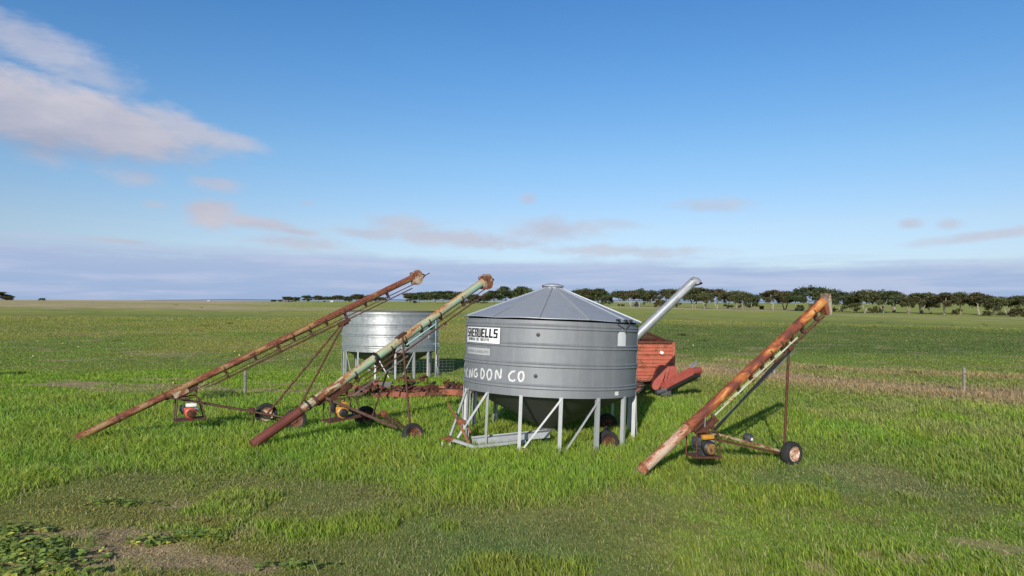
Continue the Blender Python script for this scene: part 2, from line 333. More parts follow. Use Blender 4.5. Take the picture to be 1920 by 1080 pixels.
def obj(name, bm, mat, parent=None, smooth=True, local=False):
    """one mesh object; vertices are given in world space unless local, and are stored relative to the thing's root"""
    if parent is not None and not local: bmesh.ops.translate(bm, vec=-V(root_of(parent).location), verts=bm.verts)
    bmesh.ops.recalc_face_normals(bm, faces=bm.faces)
    if smooth:
        for f in bm.faces: f.smooth = True
        for e in bm.edges:
            if len(e.link_faces) != 2 or e.calc_face_angle(0) > R(38): e.smooth = False
    me = bpy.data.meshes.new(name); bm.to_mesh(me); bm.free()
    if mat: me.materials.append(M[mat] if isinstance(mat, str) else mat)
    o = bpy.data.objects.new(name, me); COL.objects.link(o)
    if parent is not None: o.parent = parent
    return o
def tag(o, label, cat, group=None, kind=None):
    o['label'] = label; o['category'] = cat
    if group: o['group'] = group
    if kind: o['kind'] = kind
    return o
def thing(name, label, cat, loc, group=None):
    o = bpy.data.objects.new(name, None); COL.objects.link(o); o.location = loc; o.empty_display_size = .2
    return tag(o, label, cat, group)
def np_mesh(name, co, quads, tris, col, mat):
    me = bpy.data.meshes.new(name); nq, nt = len(quads), len(tris)
    me.vertices.add(len(co)); me.vertices.foreach_set('co', co.astype(np.float32).ravel())
    me.loops.add(nq * 4 + nt * 3); me.polygons.add(nq + nt)
    me.loops.foreach_set('vertex_index', np.concatenate([quads.ravel(), tris.ravel()]).astype(np.int32))
    me.polygons.foreach_set('loop_start', np.concatenate([np.arange(nq) * 4, nq * 4 + np.arange(nt) * 3]).astype(np.int32))
    a = me.attributes.new('tint', 'FLOAT_COLOR', 'POINT'); a.data.foreach_set('color', np.concatenate([col, np.ones((len(col), 1))], 1).astype(np.float32).ravel())
    me.update(calc_edges=True); me.materials.append(mat)
    return me
def link(name, me, parent=None):
    o = bpy.data.objects.new(name, me); COL.objects.link(o)
    if parent is not None: o.parent = parent
    return o

# ------------------------------------------------------------------ ground sheet
rr = [0.0]; r_ = 2.0
while r_ < 14000:
    rr.append(r_); r_ *= 1.016 if r_ < 60 else (1.022 if r_ < 500 else 1.09)
fr = np.linspace(-.82, .82, 330); bk = np.linspace(.82, 2 * PI - .82, 42)[1:-1]
aa = np.concatenate([fr, bk]); na = len(aa); rr = np.array(rr[1:])
gx = np.outer(rr, np.sin(aa)); gy = np.outer(rr, np.cos(aa)); gzz = terrain(gx.ravel(), gy.ravel())
co = np.stack([gx.ravel(), gy.ravel(), gzz], 1)
_, _, gc, _ = zones(gx.ravel(), gy.ravel())
idx = np.arange(len(rr) * na).reshape(len(rr), na); nx = np.roll(idx, -1, 1)
quads = np.stack([idx[:-1], idx[1:], nx[1:], nx[:-1]], -1).reshape(-1, 4)
co = np.concatenate([co, [[0, 0, tz(0, .1)]]]); gc = np.concatenate([gc, gc[:1]])
tris = np.stack([idx[0], nx[0], np.full(na, len(co) - 1)], -1)
me = np_mesh('ground', co, quads, tris, gc, M['ground']); me.polygons.foreach_set('use_smooth', np.ones(len(me.polygons), bool))
link('ground', me)['kind'] = 'structure'

# ------------------------------------------------------------------ grass blades
def grass():
    N = 660000
    # density falls with the square of the distance, blades widen with it
    u = RNG.random(N); rmin, r0, rmax = 6.2, 11.0, 120.0
    a_in = (r0 ** 2 - rmin ** 2) / 2; a_out = r0 ** 2 * math.log(rmax / r0); p_in = a_in / (a_in + a_out)
    r = np.where(u < p_in, np.sqrt(rmin ** 2 + (u / p_in) * (r0 ** 2 - rmin ** 2)), r0 * np.exp((u - p_in) / (1 - p_in) * math.log(rmax / r0)))
    az = RNG.uniform(-.70, .70, N); x = r * np.sin(az); y = r * np.cos(az)
    h, dens, c, bare = zones(x, y)
    keep = RNG.random(N) < dens; x, y, r, h, c, bare = [q[keep] for q in (x, y, r, h, c, bare)]; n = len(x)
    cl = .6 * fbm(x * 2.3, y * 2.3, 61, 3) + .7 * fbm(x * 6.1, y * 6.1, 67, 2) - .15
    h = h * (.55 + .9 * RNG.random(n)) * (.6 + .8 * cl) * np.interp(r, [20, 60, 120], [1, 1.1, 2.0])
    w = (.0036 + .00072 * r) * (.7 + .6 * RNG.random(n)) * np.where(h < .07, 1.15, 1.0)
    yaw = RNG.uniform(0, 2 * PI, n); ld = RNG.uniform(0, 2 * PI, n) * .7 + .5; lean = h * RNG.uniform(.15, .95, n)
    jit = (.55 + .90 * RNG.random(n))[:, None]; hue = RNG.normal(0, .10, n)
    bc = c * jit * np.stack([1 + hue, 1 + .2 * hue, 1 - .3 * hue], 1)
    dr = RNG.random(n) < (.05 + .05 * (h < .08)) * (r < 34); bc[dr] = np.array([.36, .31, .18]) * jit[dr]
    sb = RNG.random(n) < bare * .9; bc[sb] = np.array([.50, .385, .235]) * (jit[sb] * .95); h[sb] = RNG.uniform(.015, .05, sb.sum()); lean[sb] = RNG.uniform(.03, .11, sb.sum())
    yl = (RNG.random(n) < .10) & ~dr & ~sb; bc[yl] *= np.array([1.35, 1.15, .9])
    z = terrain(x, y) - .012
    wx, wy = np.cos(yaw) * w / 2, np.sin(yaw) * w / 2; lx, ly = np.cos(ld) * lean, np.sin(ld) * lean
    co = np.empty((n, 5, 3))
    co[:, 0] = np.stack([x - wx, y - wy, z], 1); co[:, 1] = np.stack([x + wx, y + wy, z], 1)
    mx, my, mz = x + lx * .32, y + ly * .32, z + h * .62
    co[:, 2] = np.stack([mx + wx * .75, my + wy * .75, mz], 1); co[:, 3] = np.stack([mx - wx * .75, my - wy * .75, mz], 1)
    co[:, 4] = np.stack([x + lx, y + ly, z + h * 1.0], 1)
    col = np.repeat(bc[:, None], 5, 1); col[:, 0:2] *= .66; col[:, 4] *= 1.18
    b = np.arange(n)[:, None] * 5
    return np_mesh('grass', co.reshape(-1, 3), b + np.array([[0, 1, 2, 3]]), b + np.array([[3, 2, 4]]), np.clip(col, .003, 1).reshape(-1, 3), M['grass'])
tag(link('grass', grass()), 'green paddock grass, long around the machines and short in front', 'grass', kind='stuff')

def stalks():
    """thin bleached seed stalks standing above the sward"""
    n = 3600; r = RNG.uniform(8.5, 34, n); az = RNG.uniform(-.68, .68, n); x = r * np.sin(az); y = r * np.cos(az)
    f = fbm(x * .5, y * .5, 123); yc = np.interp(x, [2, 9.8, 13.4, 16.5, 22, 30], [37, 33.2, 27.6, 24.6, 21.5, 18])
    keep = (f > .55) & ((x < -2) | (x > 4) | (y < 12)) | (np.abs(y - yc) < 3) & (x > 7); x, y, r = x[keep], y[keep], r[keep]; n = len(x)
    h = RNG.uniform(.08, .26, n); w = .0018 + .0006 * r; ya = RNG.uniform(0, PI, n); ld = RNG.uniform(0, 2 * PI, n); le = h * RNG.uniform(.1, .8, n); z = terrain(x, y)
    co = np.empty((n, 3, 3)); co[:, 0] = np.stack([x - np.cos(ya) * w / 2, y - np.sin(ya) * w / 2, z], 1); co[:, 1] = np.stack([x + np.cos(ya) * w / 2, y + np.sin(ya) * w / 2, z], 1)
    co[:, 2] = np.stack([x + np.cos(ld) * le, y + np.sin(ld) * le, z + h], 1)
    c = np.array([.46, .39, .25]) * RNG.uniform(.7, 1.2, n)[:, None]
    return np_mesh('dry_stalks', co.reshape(-1, 3), np.zeros((0, 4), int), np.arange(n * 3).reshape(-1, 3), np.repeat(c, 3, 0), M['grass'])
tag(link('dry_stalks', stalks()), 'bleached dry grass stalks scattered through the green paddock grass', 'grass', kind='stuff')

def weeds():
    P, Q, T, C = [], [], [], []
    cen = [(-6.35, 9.1, .65, .42, 120), (-5.6, 8.75, .6, .26, 70), (-6.9, 9.7, .5, .3, 60), (-3.95, 9.55, .35, .10, 34), (-4.7, 9.35, .35, .12, 26), (-5.6, 8.3, .9, .25, 70), (-7.0, 8.7, .5, .5, 60), (-6.0, 11.1, .6, .12, 26), (-2.6, 8.5, .3, .1, 14)]
    for cx, cy, sx, sy, k in cen:
        for _ in range(k):
            x, y = random.gauss(cx, sx * .5), random.gauss(cy, sy * .55); z = tz(x, y) + random.uniform(.01, .10); a0 = random.uniform(0, 6.28); tint = random.uniform(.7, 1.25); yel = random.random() < .14
            for j in range(random.randint(4, 6)):
                a = a0 + j * 2.4 + random.uniform(-.3, .3); L = random.uniform(.05, .115); w = L * .34; up = random.uniform(.0, .6)
                d = V((math.cos(a), math.sin(a), up)).normalized(); s = V((-math.sin(a), math.cos(a), random.uniform(-.3, .3))) * w; p = V((x, y, z)); b = len(P)
                P += [p, p + d * L * .5 + s, p + d * L - V((0, 0, L * .25)), p + d * L * .5 - s]
                Q.append((b, b + 1, b + 2, b + 3)); cc = np.array([.55, .56, .12] if yel else [.27, .37, .085]) * tint * random.uniform(.8, 1.2); C += [cc * .7, cc, cc * 1.15, cc]
    return np_mesh('leafy_weeds', np.array(P), np.array(Q), np.zeros((0, 3), int), np.array(C), M['weedleaf'])
tag(link('leafy_weeds', weeds()), 'low broad leafed weeds sprawling over bare soil in the near left corner', 'weeds', kind='stuff')

def tussocks():
    """small dark tussocks dotted over the far pasture"""
    P, T, C = [], [], []
    spots = [(gz(px, py), s) for px, py, s in ((330, 585, .8), (378, 588, .5), (430, 611, .7), (388, 615, .5), (1280, 630, 1.0), (1262, 622, .7), (1650, 603, .6), (1765, 612, .6), (1640, 612, .5), (1845, 603, .5), (1850, 607, .4), (1822, 615, .4), (34, 702, .55), (6, 702, .4), (410, 745, .9), (395, 748, .8), (425, 742, .8), (1320, 640, .8), (520, 650, .4), (220, 640, .3), (1540, 690, .5), (1710, 700, .5))]
    for k in range(30):
        a = random.uniform(-.6, .6); r = random.uniform(45, 130); spots.append((V((r * math.sin(a), r * math.cos(a), 0)), random.uniform(.15, .35)))
    for p, s in spots:
        br = random.uniform(.6, 1.2)
        for _ in range(90):
            a = random.uniform(0, 6.28); q = abs(random.gauss(0, .5)) * s; x, y = p.x + q * math.cos(a), p.y + q * math.sin(a) * .8; z = tz(x, y); hh = s * random.uniform(.10, .30); w = .03 + .02 * s; ya = random.uniform(0, 3.14); l = random.uniform(-.3, .3) * s
            b = len(P); P += [(x - w * math.cos(ya), y - w * math.sin(ya), z), (x + w * math.cos(ya), y + w * math.sin(ya), z), (x + l, y + random.uniform(-.2, .2) * s, z + hh)]; T.append((b, b + 1, b + 2)); c = np.array([.11, .155, .045]) * random.uniform(.7, 1.5) * br; C += [c * .6, c * .6, c]
    return np_mesh('pasture_tussocks', np.array(P), np.zeros((0, 4), int), np.array(T), np.array(C), M['grass'])
tag(link('pasture_tussocks', tussocks()), 'dark green tussocks dotted over the open pasture behind the machines', 'tussocks', kind='stuff')

# ------------------------------------------------------------------ distant range
def hills():
    P, Q = [], []; n = 260
    for i in range(n + 1):
        px = -600 + i * 3600 / n; x = (px - 960) / F; Y = 5200.0
        el = np.interp(px, [-600, 250, 330, 430, 520, 700, 760, 1000, 1480, 1700, 1900, 3000], [0, 0, 1.5, 3.2, 3.0, 4.5, 4.6, 3.5, 4, 3.6, 3.0, 3]) + (vnoise(i * .11, 0, 5) - .5) * 1.6 * (px > 260)
        zt = H + max(el - .6, -2) * Y / F
        P += [(x * Y, Y, -25), (x * Y, Y, zt * .6 + .4 * -5), (x * Y * 1.02, Y * 1.02, zt)]
        if i: b = 3 * i; Q += [(b - 3, b, b + 1, b - 2), (b - 2, b + 1, b + 2, b - 1)]
    me = bpy.data.meshes.new('hills'); me.from_pydata(P, [], Q); me.materials.append(M['hill']); link('hills', me)['kind'] = 'structure'
hills()

# ------------------------------------------------------------------ gum trees along the far fence lines
def leaf_crown(seed, clumps, n_leaf, size, base_col):
    rg = np.random.default_rng(seed); P, Q, C = [], [], []
    for (c, rad) in clumps:
        k = int(n_leaf * rad[0] * rad[1] * 1.0); d = rg.normal(size=(k, 3)); d /= np.linalg.norm(d, axis=1)[:, None]
        q = np.array(c) + d * np.array(rad) * (rg.random((k, 1)) ** .45) * (1 + .25 * rg.normal(size=(k, 1)))
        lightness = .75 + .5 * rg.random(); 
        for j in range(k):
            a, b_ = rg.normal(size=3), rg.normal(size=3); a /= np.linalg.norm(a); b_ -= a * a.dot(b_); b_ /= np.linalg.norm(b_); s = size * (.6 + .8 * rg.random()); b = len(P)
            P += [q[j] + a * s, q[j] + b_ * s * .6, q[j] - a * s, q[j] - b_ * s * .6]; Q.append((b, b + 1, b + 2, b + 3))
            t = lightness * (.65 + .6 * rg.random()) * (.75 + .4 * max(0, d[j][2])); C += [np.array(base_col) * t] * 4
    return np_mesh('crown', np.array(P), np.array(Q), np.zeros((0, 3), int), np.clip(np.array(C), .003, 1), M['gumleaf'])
def gum(seed, kind):
    """unit heights: tree about 10 m tall; returns (trunk mesh, crown mesh)"""
    rg = random.Random(seed); bm = BM(); clumps = []
    cols = [(.090, .112, .046), (.100, .108, .046), (.084, .106, .048), (.112, .102, .048)]
    col = cols[seed % 4]
    if kind == 'umbrella': nst, top, spread, low = rg.randint(2, 4), 10, 5.4, .46
    elif kind == 'upright': nst, top, spread, low = rg.randint(1, 3), 10, 4.0, .30
    elif kind == 'bushy': nst, top, spread, low = rg.randint(2, 4), 10, 4.8, .05
    else: nst, top, spread, low = 3, 10, 6.5, .0
    for s in range(nst):
        a = 6.28 * s / nst + rg.uniform(-.5, .5); sp = spread * rg.uniform(.25, .6) if nst > 1 else .4
        p0 = V((rg.uniform(-.5, .5), rg.uniform(-.5, .5), -.4)); p1 = V((math.cos(a) * sp * .45, math.sin(a) * sp * .45, top * .32)); p2 = V((math.cos(a) * sp, math.sin(a) * sp, top * .62)); p3 = V((math.cos(a) * sp * 1.2, math.sin(a) * sp * 1.2, top * .84))
        pipe(bm, [p0, p1, p2, p3], [.30, .21, .14, .06], 6)
        for l in range(3):
            t = rg.uniform(.2, .9); q = p1.lerp(p2, t); b = a + rg.uniform(-1.3, 1.3); e = q + V((math.cos(b) * spread * .5, math.sin(b) * spread * .5, top * rg.uniform(.12, .25))); pipe(bm, [q, q.lerp(e, .5) + V((0, 0, .3)), e], [.11, .08, .04], 5)
            clumps.append((e, (rg.uniform(1.0, 1.6), rg.uniform(1.0, 1.6), rg.uniform(.6, .95))))
        clumps.append((p3, (spread * rg.uniform(.38, .5), spread * rg.uniform(.38, .5), rg.uniform(.9, 1.3))))
    for k in range(24 if kind != 'shrub' else 16):
        a = rg.uniform(0, 6.28); q = spread * math.sqrt(rg.random()) * .92; zt = top * (.93 - .30 * (q / spread) ** 2) - rg.uniform(0, 2.6 if kind == 'umbrella' else 3.2)
        clumps.append((V((math.cos(a) * q, math.sin(a) * q, zt)), (rg.uniform(1.1, 1.8), rg.uniform(1.1, 1.8), rg.uniform(.8, 1.4))))
    if kind == 'shrub':
        for k in range(34):
            a = rg.uniform(0, 6.28); q = spread * math.sqrt(rg.random()) * 1.1; clumps.append((V((math.cos(a) * q, math.sin(a) * q, top * rg.uniform(.02, .9) * math.sqrt(max(.05, 1 - (q / spread / 1.15) ** 2)))), (1.5, 1.5, 1.5)))
    elif low < .4:
        for k in range(16):
            a = rg.uniform(0, 6.28); q = spread * math.sqrt(rg.random()) * .85; clumps.append((V((math.cos(a) * q, math.sin(a) * q, top * rg.uniform(low + .05, .75))), (rg.uniform(.9, 1.5), rg.uniform(.9, 1.5), rg.uniform(.7, 1.1))))
    elif rg.random() < .6:
        for k in range(3):
            a = rg.uniform(0, 6.28); q = spread * .5; clumps.append((V((math.cos(a) * q, math.sin(a) * q, top * rg.uniform(.05, .22))), (1.0, 1.0, .8)))
    for f in bm.faces: f.smooth = True
    me = bpy.data.meshes.new('trunk'); bm.to_mesh(me); bm.free(); me.materials.append(M['bark'] if seed % 3 else M['deadwood'])
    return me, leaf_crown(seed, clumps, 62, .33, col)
KINDS = {'U': [gum(s, 'umbrella') for s in (1, 2, 3, 4, 5)], 'P': [gum(s, 'upright') for s in (11, 12, 13, 14)], 'B': [gum(s, 'bushy') for s in (22, 23, 25)], 'S': [gum(s, 'shrub') for s in (31, 32)]}
TD_PX = [-400, 0, 100, 510, 700, 760, 1000, 1083, 1250, 1450, 1620, 1900, 2100]
TD_Y = [520, 560, 600, 1000, 850, 560, 430, 390, 330, 290, 265, 240, 230]
ORD = ['first', 'second', 'third', 'fourth', 'fifth', 'sixth', 'seventh', 'eighth', 'ninth', 'tenth', 'eleventh', 'twelfth', 'thirteenth', 'fourteenth']
ADJ = {'U': 'flat topped gum', 'P': 'upright gum', 'B': 'dense bushy gum', 'S': 'low dark shrub'}
def row(items, where, group):
    for i, (px, top, kind, wid) in enumerate(items):
        if i: pass
        Y = float(np.interp(px, TD_PX, TD_Y)); Y *= 1 + .05 * math.sin(i * 2.3 + px)
        x = (px - 960) / F * Y; z = tz(x, Y); base = V((x, Y, z))
        ztop = at(px, top, Y).z; s = max((ztop - z) / 9.5, .12)
        tr, cr = KINDS[kind][(i * 2 + int(px)) % len(KINDS[kind])]
        t = thing('gum_tree' if kind != 'S' else 'shrub', ADJ[kind] + ', ' + where.replace('#', ORD[i]), 'tree' if kind != 'S' else 'shrub', base, group)
        wf = wid * {'U': 1.15, 'P': 1.35, 'B': 1.25, 'S': 1.1}[kind] * (1.35 if px < 725 else 1.1 if px < 930 else 1); t.scale = (s * wf, s * wf, s); t.rotation_euler = (0, 0, random.uniform(0, 6.28))
        a = link('trunk', tr, t); b = link('crown', cr, t)
row([(-12, 547, 'S', 1.6), (14, 555, 'S', 1.3), (79, 559, 'S', 1.2)], '# from left on the far left skyline', 'shrubs on the left skyline')
row([(513, 562, 'B', 1.5), (526, 562, 'B', 1.5), (541, 556, 'B', 1.1), (555, 557, 'B', 1.1), (577, 554, 'B', 1.1), (596, 554, 'P', 1.0), (613, 556, 'U', 1.1), (634, 554, 'P', 1.1), (653, 556, 'B', 1.1), (670, 552, 'P', 1.2)], '# from left in far clump left of brown auger', 'gum trees in the far left clump')
row([(696, 553, 'B', 1.2), (716, 557, 'P', 1.0)], '# from left seen under the brown auger head', 'gum trees below the brown auger')
row([(769, 549, 'B', 1.0), (785, 548, 'P', 1.2), (801, 548, 'P', 1.2), (815, 547, 'P', 1.2), (831, 546, 'P', 1.2), (845, 545.5, 'P', 1.2)], '# from left between brown and mint auger heads', 'gum trees between the two left augers')
row([(868, 547, 'B', 1.1), (889, 552, 'B', 1.2), (907, 554, 'B', 1.2)], '# from left under the mint auger head', 'gum trees below the mint auger')
row([(927, 545, 'P', 1.2), (949, 537, 'P', 1.0), (981, 538, 'P', 1.0), (1004, 545, 'P', 1.0)], '# from left between mint auger and silo roof', 'gum trees left of the silo roof')
row([(1083, 543, 'U', .9), (1100, 541, 'P', 1.0), (1121, 542, 'P', 1.1), (1137, 554, 'B', 1.0), (1160, 545, 'U', .9), (1182, 545, 'U', .9), (1199, 542, 'U', .8), (1216, 544, 'P', .9), (1238, 562, 'S', 1.0)], '# rightwards between silo roof and galvanised tube', 'gum trees between silo roof and galvanised tube')
row([(1252, 542, 'U', .9), (1268, 543, 'U', .9)], '# from left just behind the galvanised tube', 'gum trees behind the galvanised tube')
row([(1302, 538, 'P', 1.1), (1322, 550, 'U', .9), (1343, 542, 'U', .9), (1364, 549, 'U', .9), (1382, 546, 'U', .8), (1394, 549, 'U', .8), (1410, 552, 'B', .9), (1448, 544, 'U', 1.0), (1472, 547, 'P', 1.0), (1490, 548, 'U', .9), (1521, 538, 'U', 1.05), (1551, 542, 'U', .9)], '# rightwards from galvanised tube to orange auger', 'gum trees between galvanised tube and orange auger')
row([(1576, 547.5, 'U', .9), (1596, 560, 'P', 1.0), (1621, 545, 'U', 1.05), (1655, 545, 'U', 1.0), (1676, 547, 'P', 1.1), (1704, 558, 'U', .8), (1727, 549, 'U', 1.0), (1744, 557, 'P', .9)], '# rightwards from the orange auger head', 'gum trees right of the orange auger')
row([(1919, 554, 'U', .9), (1906, 578, 'S', 1.0), (1889, 556, 'U', .9), (1865, 559, 'B', .9), (1834, 549, 'U', 1.1), (1800, 549, 'U', .9), (1770, 549, 'U', 1.1)], '# inwards from the right end of the tree line', 'gum trees at the right end')
row([(1428, 573, 'S', .8), (1500, 572, 'S', .9), (1640, 578, 'S', .7), (1790, 582, 'S', .8), (1850, 583, 'S', .9)], '# from left beneath the gums on the right', 'shrubs under the gum line')

# ------------------------------------------------------------------ far sheds
def shed(px, base, Y, w, h, label):
    p = at(px, base, Y); p.z = tz(p.x, p.y); t = thing('farm_shed', label, 'shed', p)
    bm = BM(); prism(bm, [(-w / 2, -.3), (w / 2, -.3), (w / 2, h * .62), (0, h * .95), (-w / 2, h * .62)], p, (1, 0, 0), (0, 0, 1), 6); obj('wall', bm, 'shed_wall', t)
    bm = BM()
    for s in (-1, 1): beam(bm, p + V((s * (w / 2 + .3), 0, h * .62)), p + V((0, 0, h)), .15, 6.6, (0, 1, 0))
    obj('roof', bm, 'shed_roof', t)
shed(622, 567, 1000, 6, 2.6, 'tiny white farm shed in front of the far left gum clump')
shed(1193, 575, 372, 3.4, 1.2, 'low white shed under the gum trees right of the silo roof')
shed(392, 566, 1400, 7, 1.6, 'tiny pale shed alone on the far left skyline')

# ------------------------------------------------------------------ wheels and engines
def wheel(parent, c, axis, r, w, rim, name='wheel'):
    c = V(c); mt = axm(c, axis); bm = BM(); q = r * .60
    prof = [(q, -w * .36), (r * .80, -w * .5), (r * .93, -w * .46), (r * .985, -w * .34), (r, -w * .2), (r * .975, -w * .17), (r, -w * .13), (r, -w * .03), (r * .975, 0), (r, w * .03), (r, w * .13), (r * .975, w * .17), (r, w * .2), (r * .985, w * .34), (r * .93, w * .46), (r * .80, w * .5), (q, w * .36), (q * .98, 0), (q, -w * .36)]
    lathe(bm, prof, 40, mt); t = obj('tyre', bm, 'rubber', None); t.name = name + '_tmp'
    root = root_of(parent)
    me = t.data; bpy.data.objects.remove(t); bm = BM(); bm.from_mesh(me); bpy.data.meshes.remove(me)
    # hub disc is the wheel itself, tyre and rim are its sub-parts
    hb = BM()
    for s in (-1, 1):
        prof = [(.001, s * w * .30), (r * .12, s * w * .30), (r * .13, s * w * .20), (r * .22, s * w * .19), (r * .30, s * w * .10), (r * .42, s * w * .14), (q * .9, s * w * .22)]
        lathe(hb, prof, 28, mt)
        for k in range(5):
            a = k * 2 * PI / 5; lathe(hb, [(r * .03, s * w * .17), (r * .03, s * w * .25), (.001, s * w * .25)], 6, mt @ Matrix.Translation((r * .19 * math.cos(a), r * .19 * math.sin(a), 0)))
    wo = obj(name, hb, rim, parent)
    obj('tyre', bm, 'rubber', wo)
    rb = BM(); lathe(rb, [(q * .86, -w * .24), (q * .95, -w * .33), (q * 1.05, -w * .40), (q * 1.02, -w * .33), (q * .90, 0), (q * 1.02, w * .33), (q * 1.05, w * .40), (q * .95, w * .33), (q * .86, w * .24)], 36, mt); obj('rim', rb, rim, wo)
    return wo
def engine(parent, p, yaw, s, body, tank, rec):
    """small petrol engine: finned block, shroud, tank, recoil cover, muffler; recoil side faces -Y before yaw"""
    rot = Matrix.Rotation(yaw, 4, 'Z'); mt = Matrix.Translation(V(p)) @ rot @ Matrix.Diagonal((s, s, s, 1))
    def tr(bm): bmesh.ops.transform(bm, matrix=mt, verts=bm.verts); return bm
    bm = BM(); box(bm, (0, 0, .12), (.22, .22, .22), None, .02); box(bm, (-.13, .02, .19), (.12, .15, .15))
    for k in range(5): box(bm, (-.135, .02, .13 + k * .03), (.16, .19, .010))
    lathe(bm, [(.03, 0), (.03, .09)], 12, axm((.0, .11, .11), (0, 1, 0)), True)
    for sx in (-.09, .09): box(bm, (sx, 0, .005), (.05, .26, .02))
    e = obj('engine', tr(bm), 'dgrey', parent)
    bm = BM(); lathe(bm, [(.001, .0), (.135, .0), (.145, .02), (.14, .075), (.10, .10)], 28, axm((.02, -.10, .14), (0, -1, 0)), False); box(bm, (-.075, -.125, .21), (.14, .06, .15), None, .02); obj('cooling_shroud', tr(bm), body, e)
    bm = BM(); lathe(bm, [(.105, .095), (.10, .125), (.06, .14), (.055, .133), (.03, .133), (.028, .15), (.001, .152)], 28, axm((.02, -.10, .14), (0, -1, 0))); obj('recoil_cover', tr(bm), rec, e)
    bm = BM(); box(bm, (.03, -.02, .345), (.27, .2, .095), None, .035); lathe(bm, [(.001, .03), (.035, .03), (.035, 0)], 14, axm((.06, 0, .39), (0, 0, 1))); obj('fuel_tank', tr(bm), tank, e)
    bm = BM(); box(bm, (-.19, -.03, .27), (.13, .16, .17), None, .025); obj('air_filter', tr(bm), 'black' if body == 'eng_yel' else 'dgrey', e)
    bm = BM(); box(bm, (.16, .03, .22), (.10, .16, .10), None, .02); pipe(bm, [(.16, .03, .2), (.21, .0, .17), (.23, -.06, .16)], .016, 8); obj('muffler', tr(bm), 'grey_alu', e)
    return e

# ------------------------------------------------------------------ grain augers
class Auger:
    def __init__(s, label, p0, p1, r, group):
        s.p0, s.p1, s.r = V(p0), V(p1), r; s.d = (s.p1 - s.p0).normalized(); s.L = (s.p1 - s.p0).length
        s.side = s.d.cross(V((0, 0, 1))).normalized(); s.up = s.side.cross(s.d)
        s.t = thing('grain_auger', label, 'grain auger', V((s.p0.x, s.p0.y, tz(s.p0.x, s.p0.y))), group)
    def P(s, a, below=0.0, lat=0.0): return s.p0 + s.d * a - s.up * below + s.side * lat
    def pl(s, px, py, lat=0.0):                     # pixel on the auger's own vertical plane
        o = V((0, 0, H)); d = ray(px, py); q = s.p0 + s.side * lat; k = (q - o).dot(s.side) / d.dot(s.side); return o + d * k
    def part(s, name, bm, mat, parent=None): return obj(name, bm, mat, parent or s.t)
    def tube(s, name, a, b, mat, r=None, n=28):
        k = max(3, int((b - a) / .5)); bm = pipe(BM(), [s.P(a + (b - a) * i / k) for i in range(k + 1)], r or s.r, n); return s.part(name, bm, mat)
    def band(s, a, w, mat, extra=.012, name='clamp_band'):
        r = s.r + extra; bm = BM(); lathe(bm, [(s.r * .98, -w / 2), (r, -w / 2), (r, w / 2), (s.r * .98, w / 2)], 28, axm(s.P(a), s.d))
        for k in (-1, 1): beam(bm, s.P(a + k * w * .15, -s.r - .02, .0), s.P(a + k * w * .15, -s.r - .045, .0), .03, .012, s.side)
        return s.part(name, bm, mat)
    def hanger(s, a, drop, mat, w=.055, big=True):
        bm = BM(); r = s.r + .008; q = w * .30; mt = Matrix((s.up, s.side, -s.d)).transposed().to_4x4(); mt.translation = s.P(a); lathe(bm, [(s.r * .98, -q), (r, -q), (r, q), (s.r * .98, q)], 20, mt, False, R(62), R(298))
        beam(bm, s.P(a, s.r), s.P(a, drop + .03), w * .8, .022, s.side)
        for l in (-1, 1): beam(bm, s.P(a, s.r * .6, l * s.r * .82), s.P(a, drop - .02, l * .02), w, .012, s.side)
        if big: box(bm, s.P(a, drop), (.07, .09, .08), Matrix((s.d, s.side, s.up)).transposed(), .012)
        return s.part('shaft_hanger', bm, mat)
    def head(s, mat, size=.42, lean=.1, hook=True):
        """discharge spout: a deep hood bent down at the end of the tube"""
        e = s.P(s.L); h = V((s.d.x, s.d.y, 0)).normalized(); z = V((0, 0, 1)); r = s.r + .012; q = size
        poly = [(-.14, .06), (-.08, .13), (.0, .17), (.07, .165), (.12, .12), (.155, .02), (.175, -.10), (.14, -.22), (.02, -.27), (-.12, -.26), (-.15, -.14)]
        poly = [(x * q / .42, y * q / .42) for x, y in poly]
        bm = BM(); prism(bm, poly, e, h, z, r * 2); bmesh.ops.bevel(bm, geom=[x for x in bm.edges if x.calc_face_angle(0) > 1.3], offset=r * .42, segments=3, affect='EDGES')
        o = s.part('discharge_head', bm, mat)
        bm = BM()
        for k in (-.045, .05): lathe(bm, [(r * 1.03, -.014), (r * 1.06, -.014), (r * 1.06, .014), (r * 1.03, .014)], 20, axm(e + h * (-.10 + k) * q / .42, s.d))
        pipe(bm, [e + h * .13 * q / .42 + z * .05, e + h * .27 * q / .42 + z * .02], .012, 6)
        s.part('head_flange', bm, 'rust')
        bm = BM(); b0 = e + h * .16 * q / .42
        for l in (-.06, .06): pipe(bm, [b0 + s.side * l + z * .06, b0 + h * .13 + z * .02], .010, 6); pipe(bm, [b0 + s.side * l - z * .10, b0 + h * .13 + z * .02], .010, 6)
        if hook: pipe(bm, [b0 - z * .06, b0 + h * .13 + z * .02, b0 + h * .26 + z * .09], .014, 8)
        s.part('hitch_hook', bm, 'rust')
        return o
def intake(A, mat, a=0.0):
    """open intake end with the screw showing"""
    bm = BM(); pipe(bm, [A.P(a - .22), A.P(a + .15)], .022, 8)
    pts = []; n = 40
    for k in range(n):
        t = k / (n - 1); q = t * 2 * PI * 1.4; c = A.P(a - .20 + .3 * t); x, y, z = frame(A.d); e = (x * math.cos(q) + y * math.sin(q)) * A.r * .82; pts.append((bm.verts.new(c + e * .2), bm.verts.new(c + e)))
    for k in range(n - 1): bm.faces.new((pts[k][0], pts[k][1], pts[k + 1][1], pts[k + 1][0]))
    return A.part('screw_flighting', bm, mat)
